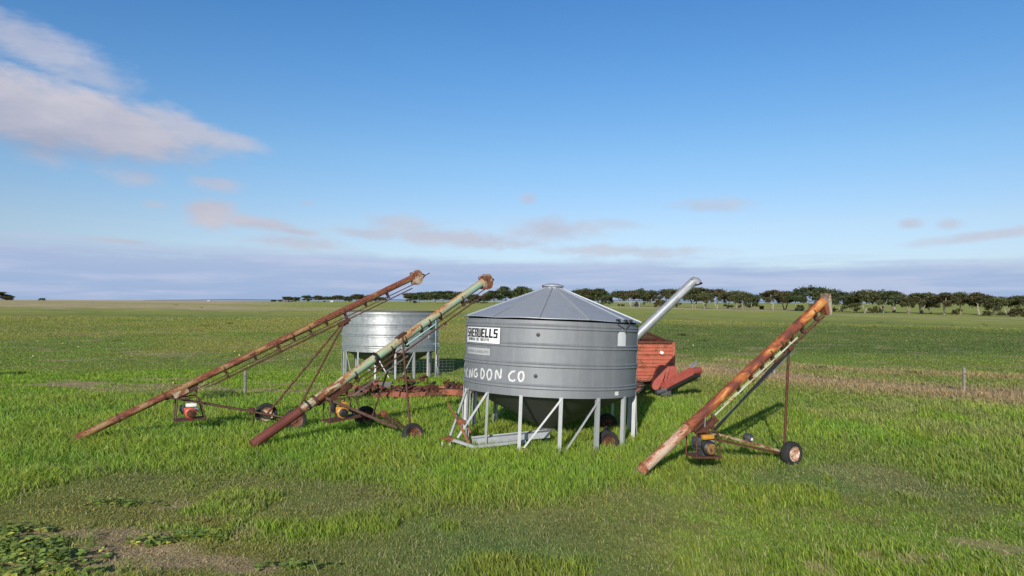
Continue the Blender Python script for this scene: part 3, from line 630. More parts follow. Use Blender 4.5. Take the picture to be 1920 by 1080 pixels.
def rods(A, spec, mat, name='drive_shaft'):
    for a, b, below, lat, r in spec: A.part(name, pipe(BM(), [A.P(a, below, lat), A.P(b, below, lat)], r, 8), mat)
AUG = None
# --- brown auger on the left
p0 = gz(143, 822, .10); dirp = V((.87, .49, 0)); k = 8.4; p1 = V((-2.67, 20.3, 3.93)); p1 = at(781, 517, 20.3)
A = Auger('rusty red brown grain auger with a red petrol engine, leftmost of the three augers', p0, p1, .085, AUG)
L = A.L
A.tube('intake_tube', .0, L * .215, 'tube_brown', .087); A.tube('upper_tube', L * .215, L * .985, 'tube_brown')
for a in (.10, .215): A.band(L * a, .05, 'rust')
A.part('stiffener', beam(BM(), A.P(L * .215, .10), A.P(L * .30, .10), .05, .03), 'rust'); intake(A, 'rust_dark')
A.head('head_cream', .40)
sa = [(px, A.pl(px, py)) for px, py in ((420, 690), (476, 665), (519, 645), (551, 634), (582, 620), (613, 607), (645, 585), (685, 570), (726, 552))]
for i, (px, q) in enumerate(sa):
    a = (q - A.p0).dot(A.d); A.hanger(a, .20 if i % 2 == 0 else .17, 'rust_dark', .055, i % 2 == 0)
a0 = (A.pl(372, 720) - A.p0).dot(A.d)
rods(A, [(a0, L * .985, .185, 0, .013)], 'rust'); rods(A, [(a0 + .3, L * .97, .27, .02, .016)], 'rust', 'truss_rod'); rods(A, [(a0 + .1, L * .70, .255, -.05, .008)], 'rust_dark', 'truss_rod')
piv = A.pl(645, 604); bm = BM(); box(bm, piv, (.34, .16, .09), Matrix((A.d, A.side, A.up)).transposed(), .01); box(bm, piv - A.up * .06, (.2, .1, .06), Matrix((A.d, A.side, A.up)).transposed()); A.part('pivot_block', bm, 'rust')
w1 = gz(553, 788, .24); w2 = gz(499, 776, .25); ax = V((.49, -.87, 0))
wheel(A.t, w1, ax, .28, .17, 'rim_red'); wheel(A.t, w2, ax, .28, .16, 'rim_white')
A.part('support_leg', pipe(BM(), [piv + A.side * .05, w1 - ax * .17 + V((0, 0, .02))], .026, 10), 'rust'); A.part('support_leg', pipe(BM(), [piv - A.side * .05, w2 + ax * .15 + V((0, 0, .02))], .026, 10), 'rust')
A.part('axle', pipe(BM(), [w1, w2], .026, 8), 'rust_dark')
b0 = A.pl(317, 745); jn = at(472, 771, (w1.y + w2.y) / 2 - .1)
A.part('drawbar', pipe(BM(), [b0 + A.side * .06, jn + A.side * .10, w1 - ax * .18], .024, 8), 'rust_dark'); A.part('drawbar', pipe(BM(), [b0 - A.side * .06, jn - A.side * .06, w2 + ax * .16], .024, 8), 'rust_dark')
bm = BM(); box(bm, jn + V((0, 0, .03)), (.14, .26, .11), Matrix.Rotation(.5, 3, 'Z'), .01); beam(bm, jn + A.side * .14 + V((.01, 0, .05)), jn + A.side * .14 + V((.0, 0, -.33)), .035, .02); A.part('height_stop', bm, 'rust')
# engine cradle hanging from the tube
def cradle(A, tl, tr_, bl, br, dep, mat, wr=.016):
    bm = BM(); lat = (-dep / 2, dep / 2)
    TL, TR, BL, BR = [A.pl(*q) for q in (tl, tr_, bl, br)]
    for l in lat:
        s = A.side * l; pipe(bm, [TL + s, BL + s], wr, 8); pipe(bm, [TL + s, TL.lerp(TR, .85) + s + V((0, 0, .01)), TR + s - V((0, 0, .08)), BR + s], wr, 8)
    for q in (TL, BL, BR): pipe(bm, [q - A.side * dep / 2, q + A.side * dep / 2], wr * .9, 8)
    o = A.part('engine_cradle', bm, mat)
    bm = BM(); x = (BR - BL); c = BL.lerp(BR, .5); y = A.side; z = x.normalized().cross(y).normalized(); box(bm, c, (x.length + .05, dep + .06, .035), Matrix((x.normalized(), y, z)).transposed()); A.part('base_plate', bm, 'rust', o)
    return BL.lerp(BR, .5), A.d
c, _ = cradle(A, (331, 748), (374, 742), (328, 788), (383, 783), .34, 'rust_dark')
engine(A.t, c + V((.0, 0, .025)), .45, .92, 'eng_red', 'white', 'rim_red')
bm = BM(); beam(bm, A.pl(345, 743), A.pl(351, 728), .06, .05); beam(bm, A.pl(368, 740), A.pl(366, 716), .05, .04); box(bm, A.pl(352, 736), (.5, .10, .06), Matrix((A.d, A.side, A.up)).transposed()); A.part('gearbox_mount', bm, 'rust')
A.part('chain_guard', beam(BM(), A.pl(325, 742, .03), A.pl(352, 729, .03), .10, .16), 'head_cream')

# --- mint auger in the middle
p0 = gz(473, 834, .10); p1 = at(911, 525, 19.4)
A = Auger('mint green grain auger with a dark red foot and yellow petrol engine, in the middle', p0, p1, .103, AUG); L = A.L
af = lambda px, py: (A.pl(px, py) - A.p0).dot(A.d)
a1, a2, a3 = af(566, 762), af(640, 705), af(704, 669)
A.tube('intake_tube', 0, a1 * .93, 'tube_red', .108); A.tube('lower_tube', a1 * .93, a2, 'tube_cream'); A.tube('upper_tube', a2, L * .985, 'tube_mint')
A.band(a1 * .93, .06, 'rust'); A.band(af(577, 760), .05, 'black', .01); A.band(af(590, 750), .07, 'rust', .02); A.band(a3, .09, 'black', .012); intake(A, 'rust_dark')
A.head('head_cream', .40, hook=False)
for i, (px, py) in enumerate(((664, 700), (733, 655), (760, 640), (790, 620), (805, 608), (823, 590), (866, 564), (700, 672))): A.hanger(af(px, py), .21 if i % 2 == 0 else .19, 'rust_dark', .06, i % 2 == 0)
ae = af(640, 712)
rods(A, [(ae, L * .985, .20, 0, .015)], 'rust'); rods(A, [(ae + .5, L * .97, .31, .02, .02)], 'rust', 'truss_rod'); rods(A, [(af(748, 650), af(815, 606), .17, .06, .018)], 'teal_pipe', 'truss_pipe')
rods(A, [(ae, af(760, 640), .42, .05, .007), (ae, af(752, 640), .47, -.02, .007)], 'wire', 'stay_wire')
A.part('stiffener', beam(BM(), A.P(a1 * 1.25, .13), A.P(a2 * 1.02, .13), .06, .05), 'rust')
q = A.P(af(866, 564) - .75, .36); bm = BM(); box(bm, q, (.08, .05, .07)); A.part('rope_pulley', bm, 'rust')
piv = A.pl(752, 630); bm = BM(); box(bm, piv, (.30, .16, .07), Matrix((A.d, A.side, A.up)).transposed(), .01); box(bm, piv - A.up * .08 - A.d * .1, (.2, .12, .08), Matrix((A.d, A.side, A.up)).transposed()); A.part('pivot_block', bm, 'rust')
w1 = gz(685, 782, .22); w2 = at(775, 803, 16.4); w2.z = .12; ax = V((.68, -.73, 0))
wheel(A.t, w1, ax, .285, .18, 'rim_red'); wheel(A.t, w2, V((.62, -.70, .35)), .27, .17, 'rim_red')
A.part('support_leg', pipe(BM(), [piv - A.side * .06, w1 + ax * .24 + V((.05, 0, .05))], .024, 10), 'rust_dark'); A.part('support_leg', pipe(BM(), [piv + A.side * .06, w2 - ax * .13 + V((0, 0, .12))], .026, 10), 'rust')
b0 = A.pl(608, 745)
hub = at(720, 776, w1.y - .35); bm = BM(); lathe(bm, [(.05, -.16), (.065, -.12), (.065, .0), (.085, .01), (.085, .06), (.05, .07), (.05, .12), (.001, .12)], 18, axm(hub, V((.55, -.8, -.12)))); A.part('hub', bm, 'rust_orange')
A.part('axle', pipe(BM(), [w1, hub, w2], .028, 8), 'rust_dark')
e1 = at(744, 802, 16.7)
A.part('drawbar', beam(BM(), b0 + A.side * .08, e1, .05, .06), 'rust_dark'); A.part('drawbar', beam(BM(), b0 - A.side * .08, w1 - ax * .1, .05, .05), 'rust_dark'); A.part('drawbar', beam(BM(), hub, at(741, 801, 16.95) - V((0, 0, .05)), .04, .05), 'rust')
c, _ = cradle(A, (614, 748), (662, 742), (612, 790), (668, 779), .36, 'rust_dark')
engine(A.t, c + V((-.03, 0, .02)), .5, .95, 'eng_yel', 'eng_yel', 'black')
bm = BM(); box(bm, A.pl(640, 735), (.62, .12, .08), Matrix((A.d, A.side, A.up)).transposed()); beam(bm, A.pl(620, 748), A.pl(634, 722), .07, .05); beam(bm, A.pl(650, 745), A.pl(652, 708), .06, .04); box(bm, A.pl(646, 726), (.26, .2, .2), Matrix((A.d, A.side, A.up)).transposed(), .03); A.part('gearbox_mount', bm, 'rust')

# --- orange auger on the right
p0 = gz(1200, 885, .11); p1 = at(1547, 562, 14.35)
A = Auger('orange rusted grain auger with a pale lower tube, rightmost, standing on one wheel', p0, p1, .094, AUG); L = A.L
af = lambda px, py: (A.pl(px, py) - A.p0).dot(A.d)
a1 = af(1290, 800)
A.tube('intake_tube', .0, a1, 'tube_pale', .097); A.tube('upper_tube', a1, L * .99, 'tube_orange')
A.band(a1, .05, 'rust_orange', .022); A.band(.10, .05, 'rust_orange', .016); intake(A, 'rust_dark')
for px, py in ((1369, 713), (1391, 690), (1412, 670), (1433, 655), (1452, 637), (1473, 624), (1494, 610), (1520, 588)): A.hanger(af(px, py - 8), .18, 'rust_dark', .05, True)
rods(A, [(af(1332, 770), af(1488, 626), .165, .05, .016), (af(1350, 745), af(1488, 626), .19, -.05, .012)], 'green_pipe', 'truss_pipe')
rods(A, [(af(1380, 715), L * .985, .20, 0, .014), (af(1440, 660), L * .96, .255, .0, .018)], 'rust', 'drive_shaft'); rods(A, [(af(1335, 775), af(1480, 640), .33, .03, .004), (af(1345, 765), af(1480, 640), .39, -.03, .004)], 'wire', 'stay_wire')
e = A.P(L); h = V((A.d.x, A.d.y, 0)).normalized(); z = V((0, 0, 1))
bm = BM(); poly = [(-.02, .11), (.02, .13), (.05, .10), (.07, -.02), (.085, -.20), (.07, -.29), (.035, -.31), (.03, -.2), (-.01, -.08)]; prism(bm, poly, e, h, z, .21); bmesh.ops.bevel(bm, geom=[x for x in bm.edges if x.calc_face_angle(0) > 1.3], offset=.03, segments=2, affect='EDGES'); A.part('discharge_head', bm, 'head_grey')
bm = BM(); prism(bm, [(-.10, -.06), (.03, -.06), (.04, -.26), (-.03, -.30), (-.07, -.2)], e, h, z, .18); A.part('head_flange', bm, 'rust_orange')
bm = BM()
for k in (-.01, .02, .045): beam(bm, e + h * k + z * .115 - A.side * .105, e + h * k + z * .115 + A.side * .105, .012, .03)
A.part('hood_rib', bm, 'head_grey')
piv = A.pl(1479, 652); bm = BM(); box(bm, piv, (.12, .16, .12), Matrix((A.d, A.side, A.up)).transposed(), .02); beam(bm, piv, A.P((piv - A.p0).dot(A.d) + .02, .12), .06, .04); A.part('pivot_block', bm, 'rust')
wc = gz(1484, 850, .215); ax = V((.5, -.86, 0))
wheel(A.t, wc, ax, .235, .19, 'rim_white')
A.part('support_leg', pipe(BM(), [piv, wc - ax * .16 + V((-.01, 0, .02))], .027, 12), 'rust')
A.part('axle', pipe(BM(), [wc - ax * .30, wc], .026, 8), 'rust_dark')
b0 = A.pl(1322, 808)
A.part('drawbar', beam(BM(), b0 + A.side * .05, wc - ax * .17, .045, .045), 'head_cream'); A.part('drawbar', beam(BM(), A.pl(1334, 822) - A.side * .03, wc - ax * .20 - V((0, 0, .05)), .045, .045), 'rust'); A.part('drawbar', beam(BM(), b0 - A.side * .12, wc - ax * .26, .04, .04), 'rust_dark')
A.part('lift_brace', beam(BM(), A.pl(1338, 806, .05), piv + A.side * .05 - V((0, 0, .06)), .03, .03), 'black_bar'); A.part('lift_brace', beam(BM(), A.pl(1341, 806, -.05), piv - A.side * .05 - V((0, 0, .06)), .03, .03), 'black_bar')
mc = b0.lerp(wc - ax * .17, .53) + V((0, 0, .095)); bm = BM(); lathe(bm, [(.001, -.09), (.06, -.09), (.075, -.07), (.075, .06), (.06, .085), (.001, .085)], 20, axm(mc, V((.5, -.86, 0)))); box(bm, mc + V((0, 0, -.055)), (.16, .1, .05)); wn = A.part('winch', bm, 'dgrey')
bm = BM(); box(bm, mc + V((.045, -.082, -.02)), (.05, .008, .05), Matrix.Rotation(.52, 3, 'Z')); A.part('winch_label', bm, 'white', wn)
c, _ = cradle(A, (1297, 808), (1338, 806), (1296, 854), (1340, 854), .34, 'rust')
engine(A.t, c + V((.02, 0, .02)), .35, .98, 'black', 'eng_yel', 'eng_dark')
bm = BM(); box(bm, A.pl(1325, 800), (.50, .14, .10), Matrix((A.d, A.side, A.up)).transposed(), .01); beam(bm, A.pl(1300, 806), A.pl(1320, 786), .09, .07); beam(bm, A.pl(1336, 806), A.pl(1337, 776), .06, .05); A.part('gearbox_mount', bm, 'rust')
bm = BM(); beam(bm, A.pl(1321, 800, .06), A.pl(1322, 779, .06), .05, .012); A.part('belt_tensioner', bm, 'grey_alu')

# ------------------------------------------------------------------ silos
ZB, ZT, RS = 1.10, 2.78, 2.05
def zf(f): return ZT - f * (ZT - ZB)
def wall_profile(fr):
    pr = [(RS - .012, ZB - .002), (RS, ZB), (RS, ZB + .01)]
    for f in sorted(fr, reverse=True):
        z = ZT - f * (ZT - ZB)
        for dz, dr in ((-.058, 0), (-.048, .012), (-.034, .020), (-.016, .012), (0, .006), (.016, .012), (.034, .020), (.048, .012), (.058, 0)): pr.append((RS + dr, z + dz))
    pr += [(RS, ZT - .055), (RS - .012, ZT - .055)]
    pr += [(RS - .012, ZB - .002)]
    return pr
FR = (.11, .354, .597, .872)
def silo_base(t, wallm, conem, legm, nleg, off, braces):
    obj('wall', lathe(BM(), wall_profile(FR), 144), wallm, t, local=True)
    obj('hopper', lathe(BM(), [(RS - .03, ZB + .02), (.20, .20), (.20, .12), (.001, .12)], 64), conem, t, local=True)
    def lp(a): return V((math.sin(a), -math.cos(a), 0))
    for k in range(nleg):
        a = R(off + 360 / nleg * k); d = lp(a); bm = BM(); tg = V((d.y, -d.x, 0))
        beam(bm, d * (RS + .004) + V((0, 0, -.35)), d * (RS + .004) + V((0, 0, ZB + .02)), .075, .010, d); 
        beam(bm, d * (RS - .04) + tg * .036 + V((0, 0, -.35)), d * (RS - .04) + tg * .036 + V((0, 0, ZB - .004)), .006, .075, d)
        obj('leg', bm, legm, t, local=True)
    for (ka, da, kb, db) in braces:
        a, b = R(ka), R(kb); p = lp(a) * (RS + .02) + V((0, 0, da)); q = lp(b) * (RS + .05) + V((0, 0, db))
        obj('brace', beam(BM(), p, q, .04, .014, lp((a + b) / 2)), legm, t, local=True)
    return lp
def on_wall(x, z, off=.0): a = x / RS; return V((math.sin(a) * (RS + off), -math.cos(a) * (RS + off), z))
def sheet(bm, x0, x1, z0, z1, off, n=12, poly=None):
    pr = None
    for i in range(n + 1):
        x = x0 + (x1 - x0) * i / n; top = z1 if poly is None else poly(x); cur = (bm.verts.new(on_wall(x, z0, off)), bm.verts.new(on_wall(x, top, off)))
        if pr: bm.faces.new((pr[0], cur[0], cur[1], pr[1]))
        pr = cur
    return bm
GLY = {'S': [(0, .82, 1, 1), (0, .42, .36, .82), (.36, .42, 1, .60), (.64, .18, 1, .42), (0, 0, 1, .18)], 'H': [(0, 0, .38, 1), (.62, 0, 1, 1), (.38, .42, .62, .58)], 'E': [(0, 0, .42, 1), (.42, .83, 1, 1), (.42, .42, .92, .58), (.42, 0, 1, .17)],
       'R': [(0, 0, .38, 1), (.38, .83, 1, 1), (.66, .55, 1, .83), (.38, .42, .92, .55), (.60, 0, 1, .42)], 'W': [(-.06, .14, .22, 1), (.38, .14, .62, 1), (.78, .14, 1.06, 1), (0, 0, 1, .14)], 'L': [(0, 0, .42, 1), (.42, 0, 1, .2)],
       'K': [(0, 0, .3, 1), (.3, .4, .55, .6), (.55, .6, 1, 1), (.55, 0, 1, .4)], 'A': [(0, 0, .28, 1), (.72, 0, 1, 1), (.28, .8, .72, 1), (.28, .36, .72, .54)], 'T': [(.36, 0, .64, .8), (0, .8, 1, 1)], 'N': [(0, 0, .28, 1), (.72, 0, 1, 1), (.28, .55, .5, .85), (.5, .2, .72, .5)],
       'I': [(.35, 0, .65, 1)], 'G': [(0, 0, .28, 1), (.28, .82, 1, 1), (.28, 0, 1, .18), (.72, .18, 1, .5), (.52, .38, .72, .5)], '0': [(0, 0, .28, 1), (.72, 0, 1, 1), (.28, .82, .72, 1), (.28, 0, .72, .18)], '8': [(0, 0, .28, 1), (.72, 0, 1, 1), (.28, .84, .72, 1), (.28, 0, .72, .16), (.28, .43, .72, .57)],
       '9': [(0, .42, .28, 1), (.72, 0, 1, 1), (.28, .82, .72, 1), (.28, .42, .72, .58), (0, 0, .72, .16)], '2': [(0, .82, 1, 1), (.72, .58, 1, .82), (0, .42, 1, .58), (0, .18, .28, .42), (0, 0, 1, .18)], '1': [(.4, 0, .7, 1), (.15, .72, .4, .86)], '4': [(0, .4, .28, 1), (.28, .4, .66, .56), (.66, 0, .94, 1)],
       '(': [(.35, .15, .6, .85), (.6, .85, .85, 1), (.6, 0, .85, .15)], ')': [(.4, .15, .65, .85), (.15, .85, .4, 1), (.15, 0, .4, .15)], ' ': []}
def word(bm, txt, x0, x1, z0, z1, off, gap=.12, slant=0.0):
    w = (x1 - x0) / (len(txt) + gap * (len(txt) - 1))
    for i, ch in enumerate(txt):
        bx = x0 + i * w * (1 + gap)
        for (a, b, c, d) in GLY[ch]:
            def q(u, v): return on_wall(bx + u * w + slant * (v - .5) * (z1 - z0), z0 + v * (z1 - z0), off)
            bm.faces.new([bm.verts.new(q(*uv)) for uv in ((a, b), (c, b), (c, d), (a, d))])
    return bm

# --- roofed silo in front
t = thing('roofed_silo', 'grey roofed field silo on legs with signs and white sprayed lettering', 'silo', (.86, 17.0, 0))
t.rotation_euler = (R(-1.9), R(2.1), 0)
lp = silo_base(t, 'galv_main', 'galv_cone', 'galv_leg', 15, 4, [(4, ZB - .02, -17, .02), (28, ZB - .02, 8, .05), (73, ZB - .02, 80, .12), (100, ZB, 124, .05), (148, ZB, 172, .05), (196, ZB, 220, .05), (244, ZB, 232, .1)])
RE, ZA = RS + .055, ZT + .74
bm = BM(); nseg = 144; rings = []
for r0, z0 in ((RE - .012, ZT - .016), (RE + .002, ZT - .014), (RE, ZT), (RE * .66, None), (RE * .33, None), (.20, None)):
    ring = []
    for k in range(nseg):
        ph = 2 * PI * k / nseg; u = ((math.degrees(ph) - (-10.7)) % 30) / 30; z = z0 if z0 is not None else ZT + (ZA - ZT) * (1 - (r0 - .2) / (RE - .2))
        sag = 0 if z0 is None or r0 < RE else .012 * math.sin(ph * 7) * math.sin(ph * 3.1)
        ring.append(bm.verts.new((math.sin(ph) * r0, -math.cos(ph) * r0, z + sag)))
    rings.append(ring)
for i in range(len(rings) - 1):
    for k in range(nseg): bm.faces.new((rings[i][k], rings[i][(k + 1) % nseg], rings[i + 1][(k + 1) % nseg], rings[i + 1][k]))
roof = obj('roof', bm, 'galv_roof', t, local=True)
bm = BM(); lathe(bm, [(RS - .05, ZT - .12), (RS - .05, ZT + .01)], 96); obj('eave_shade_band', bm, 'dark', roof, local=True)  # near-black ring paints the shade in the gap under the roof
for k in range(6):
    a = R(13.5 + 60 * k); d = lp(a); tg = V((-d.y, d.x, 0))
    for j in range(5):
        za, zb_ = [(zf(FR[0]) + .065, ZT - .06), (zf(FR[1]) + .065, zf(FR[0]) - .065), (zf(FR[2]) + .065, zf(FR[1]) - .065), (zf(FR[3]) + .065, zf(FR[2]) - .065), (ZB + .01, zf(FR[3]) - .065)][j]
        bm = BM(); beam(bm, d * (RS + .001) + V((0, 0, za)), d * (RS + .001) + V((0, 0, zb_)), .05, .006, d)
        for q in range(4): box(bm, d * (RS + .006) + V((0, 0, za + (zb_ - za) * (q + .5) / 4)), (.014, .014, .014))
        obj('lap_seam', bm, 'galv_main', t, local=True)
for k in range(12):
    d = lp(R(-10.7 + 30 * k)); tg = V((d.y, -d.x, 0)); sl = V((0, 0, (ZA - ZT) / (RE - .2)))
    bm = BM(); p = d * .20 + V((0, 0, ZA)); q = d * (RE + .012) + V((0, 0, ZT - .005)); n_ = (q - p).normalized().cross(tg).normalized(); n_ = n_ if n_.z > 0 else -n_
    beam(bm, p + n_ * .014, q + n_ * .014, .042, .026, n_); obj('roof_rib', bm, 'galv_roof', roof, local=True)
obj('filler_lid', lathe(BM(), [(.21, ZA - .03), (.215, ZA + .035), (.255, ZA + .04), (.258, ZA + .075), (.24, ZA + .082), (.12, ZA + .115), (.001, ZA + .125)], 40), 'galv_roof', roof, local=True)
bm = BM(); box(bm, lp(R(-75)) * .25 + V((0, 0, ZA + .045)), (.05, .05, .06)); obj('lid_latch', bm, 'rust', roof, local=True)
# signs
x0, x1 = R(-71) * RS, R(-35.4) * RS; z0, z1 = zf(.345), zf(.145)
sg = obj('sign', sheet(BM(), x0, x1, z0 - .02, z1 - .01, .034, 20), 'sticker', t, local=True, smooth=False); sg['label'] = 'white dealer sign with large black block lettering'
bm = BM(); word(bm, 'SHERWELLS', x0 + .05, x1 - .06, z0 + .10, z1 - .035, .038, .13, .06); word(bm, 'KATANNING (08) 98212149', x0 + .13, x0 + .97, z0 + .025, z0 + .085, .038, .18)
obj('lettering', bm, 'ink', sg, local=True, smooth=False)
x0, x1 = R(-72) * RS, R(-43.5) * RS
s2 = obj('sign', sheet(BM(), x0, x1, zf(.515), zf(.425), .006, 16), 'sticker_faded', t, local=True, smooth=False); s2['label'] = 'faded white sign with illegible pale lettering'
bm = BM(); rg = random.Random(4)
for k in range(26):
    if k == 11: continue
    xx = x0 + .04 + k * (x1 - x0 - .08) / 26; hh = rg.uniform(.45, .75); sheet(bm, xx, xx + (x1 - x0) / 26 * .7, zf(.49), zf(.49) + .09 * hh, .009, 1)
obj('lettering', bm, 'ink_faded', s2, local=True, smooth=False)
def arrow_top(x, c=R(46) * RS, w=.15): return zf(.165) + .10 * (1 - abs(x - c) / w)
sheet_b = sheet(BM(), R(46) * RS - .15, R(46) * RS + .15, zf(.335), 0, .008, 12, arrow_top); o = obj('sticker', sheet_b, 'sticker', t, local=True, smooth=False); o['label'] = 'white house shaped sticker'
o = obj('sticker', sheet(BM(), R(46) * RS - .15, R(46) * RS + .15, zf(.50), zf(.41), .004, 8), 'ghost', t, local=True, smooth=False); o['label'] = 'faint pale patch below the white sticker'
o = obj('sticker', sheet(BM(), R(42.5) * RS - .062, R(42.5) * RS + .062, zf(.965), zf(.915), .006, 4), 'sticker', t, local=True, smooth=False); o['label'] = 'small white square sticker'
for th, f in ((-11, .215), (-11.6, .735)):
    obj('sight_plug', lathe(BM(), [(.042, 0), (.042, .014), (.03, .02), (.001, .022)], 20, axm(on_wall(R(th) * RS, zf(f), -.002), lp(R(th)))), 'rubber_bung', t, local=True)
bm = BM()
def wp(th, f, o=.03): return on_wall(R(th) * RS, zf(f), o)
pipe(bm, [wp(40, -.02, .06), wp(41, .04), wp(44, .075), wp(47, .09)], .008, 6); pipe(bm, [wp(53, -.015, .06), wp(52, .05), wp(49.5, .10), wp(49, .16)], .008, 6)
for a in (40, 47, 53): box(bm, wp(a, -.012, .06), (.09, .06, .045), Matrix.Rotation(R(a), 3, 'Z'), .01)
obj('lid_cord', bm, 'black_bar', t, local=True)
# sprayed letters
ST = {'A': [[(0, 0), (.5, 1), (1, 0)], [(.2, .4), (.8, .4)]], 'K': [[(0, 0), (.05, 1)], [(.9, 1), (.1, .5), (1, 0)]], 'I': [[(.5, 0), (.5, 1)]], 'N': [[(0, 0), (.05, 1), (.9, 0), (1, 1.05)]],
      'G': [[(.9, .95), (.4, 1), (.02, .6), (.08, .15), (.5, 0), (.95, .2), (.95, .5), (.5, .48)]], 'D': [[(.05, 0), (.05, 1), (.6, .9), (.98, .5), (.7, .1), (.05, 0)]], 'O': [[(.5, 1), (.1, .8), (0, .4), (.3, 0), (.75, .05), (1, .5), (.85, .9), (.5, 1)]], 'C': [[(1.0, 1.0), (.45, .95), (.02, .5), (.25, .05), (.8, 0), (.98, .22)]]}
bm = BM(); soft = bm.verts.layers.float.new('soft')
def stroke(pts, w):
    q = []
    for i in range(len(pts) - 1):
        for k in range(6): q.append((pts[i][0] + (pts[i + 1][0] - pts[i][0]) * k / 6, pts[i][1] + (pts[i + 1][1] - pts[i][1]) * k / 6))
    q.append(pts[-1])
    for _ in range(3): q = [q[0]] + [((q[i - 1][0] + q[i][0] + q[i + 1][0]) / 3, (q[i - 1][1] + q[i][1] + q[i + 1][1]) / 3) for i in range(1, len(q) - 1)] + [q[-1]]
    pr = None; n = len(q)
    for i in range(n):
        a, b = q[max(i - 1, 0)], q[min(i + 1, n - 1)]; dx, dz = b[0] - a[0], b[1] - a[1]; l = math.hypot(dx, dz) or 1; nx_, nz_ = -dz / l, dx / l; cur = []
        e = .55 if i in (0, n - 1) else 1
        for s, sv in ((-1, 0), (-.4, .8), (.4, .8), (1, 0)):
            v = bm.verts.new(on_wall(q[i][0] + nx_ * s * w, q[i][1] + nz_ * s * w, .007 + .0007 * stroke.k)); v[soft] = sv * e; cur.append(v)
        if pr:
            for j in range(3): bm.faces.new((pr[j], cur[j], cur[j + 1], pr[j + 1]))
        pr = cur
    stroke.k = stroke.k % 9 + 1
stroke.k = 0
def th_px(px, cx=.86, cy=17.0):
    lo, hi = R(-82.9), R(60); f = lambda q: 960 + F * (cx + .045 + RS * math.sin(q)) / (cy - RS * math.cos(q))
    if px <= f(lo): return lo - (f(lo) - px) * R(2.2)
    for _ in range(40):
        m = (lo + hi) / 2
        if f(m) < px: lo = m
        else: hi = m
    return lo
for ch, a, b, zz0, zz1 in (('A', 860.5, 869, .645, .80), ('K', 869.6, 873.4, .645, .80), ('K', 874, 878, .71, .86), ('I', 880, 881.5, .71, .86), ('N', 882, 886.5, .70, .86), ('G', 889, 896, .70, .83), ('D', 902, 909, .68, .84), ('O', 913, 922, .68, .84), ('N', 929, 939.5, .66, .835), ('C', 953, 966, .68, .83), ('O', 971.5, 982, .675, .825)):
    aa_, bb_ = th_px(a), th_px(b)
    X0, X1 = aa_ * RS, bb_ * RS; zz0 += .012; zz1 -= .012
    for st in ST[ch]: stroke([(X0 + (X1 - X0) * u, zf(zz1) + (zf(zz0) - zf(zz1)) * v) for u, v in st], .034)
obj('sprayed_lettering', bm, 'spray', t, local=True, smooth=False)
# hitch frame, jack, tray, wheel, unloading tube (local coordinates: x right, y away)
def loc(px, py, z=None, Y=None):
    p = at(px, py, Y) if Y else gz(px, py, z); return t.matrix_basis.inverted() @ p
hx = loc(843, 824, .22)
for (a, da) in ((-68, ZB), (-44, ZB)): obj('hitch_brace', beam(BM(), lp(R(a)) * (RS + .03) + V((0, 0, da)), hx + V((.0 if a == -68 else .16, .1, .03)), .045, .045), 'galv_leg', t, local=True)
bm = BM(); q = loc(890, 838, .13); beam(bm, hx + V((.05, 0, 0)), q, .06, .06); beam(bm, q, lp(R(-20)) * (RS - .4) + V((0, 0, .1)), .06, .06)
for pp in (loc(829, 828, Y=hx.y + 17 - .05), loc(844, 828, Y=hx.y + 17)): beam(bm, pp, pp - V((0, 0, .3)), .025, .025)
obj('hitch_frame', bm, 'galv_leg', t, local=True)
bm = BM(); box(bm, hx + V((.02, -.01, .02)), (.16, .10, .07), None, .015); box(bm, hx + V((-.10, 0, .02)), (.14, .07, .05), None, .01); lathe(bm, [(.03, -.06), (.03, .07), (.045, .08), (.001, .09)], 10, Matrix.Translation(hx + V((-.02, -.02, .0))), True); obj('hitch_coupling', bm, 'rust_orange', t, local=True)
bm = BM(); Yj = 15.45
j = [loc(px, py, Y=Yj) for px, py in ((839, 755), (858, 788), (866, 803), (880, 832))]
pipe(bm, [j[0], j[1]], .022, 8); beam(bm, j[1], j[3], .06, .05); jb = [loc(px, py, Y=Yj + .1) for px, py in ((868, 789), (883, 811))]; beam(bm, jb[0], jb[1], .05, .04); box(bm, loc(866, 790, Y=Yj), (.16, .12, .09), Matrix.Rotation(.4, 3, 'Y'), .02); box(bm, loc(862, 792, Y=Yj - .04), (.16, .04, .03), Matrix.Rotation(.2, 3, 'Y'))
obj('jack_lever', bm, 'rust_orange', t, local=True)
bm = BM(); q0, q1 = loc(884, 829, .10), loc(1028, 817, .20); d = (q1 - q0); s = V((d.y, -d.x, 0)).normalized()
for l, hh in ((-.17, .07), (.17, .07)): beam(bm, q0 + s * l + V((0, 0, .03)), q1 + s * l + V((0, 0, .05)), .012, .13, (0, 0, 1))
beam(bm, q0 + V((0, 0, .055)), q1 + V((0, 0, .10)), .33, .012, (0, 0, 1)); obj('discharge_tray', bm, 'galv_tube', t, local=True)
def local_wheel(c, axis, r, w):
    tmp = BM(); wo = None
    inv = t.matrix_basis
    c2 = inv @ c; t2 = wheel(t, c2, axis, r, w, 'rim_red')
    mi = t.matrix_basis.inverted() @ Matrix.Translation(V(t.location))
    for o in (t2, *t2.children): o.data.transform(mi)
local_wheel(loc(1138, 829, Y=15.7), V((.25, -.95, 0)), .26, .18); local_wheel(V((1.55, 1.0, .2)), V((.25, -.95, 0)), .26, .18)
obj('axle', beam(BM(), V((1.1, -1.2, .12)), V((1.6, 1.1, .2)), .07, .07), 'rust_dark', t, local=True)
tp0, tp1 = loc(1040, 777, Y=19.2), loc(1299, 529, Y=19.9); dd = (tp1 - tp0).normalized(); n_ = 22
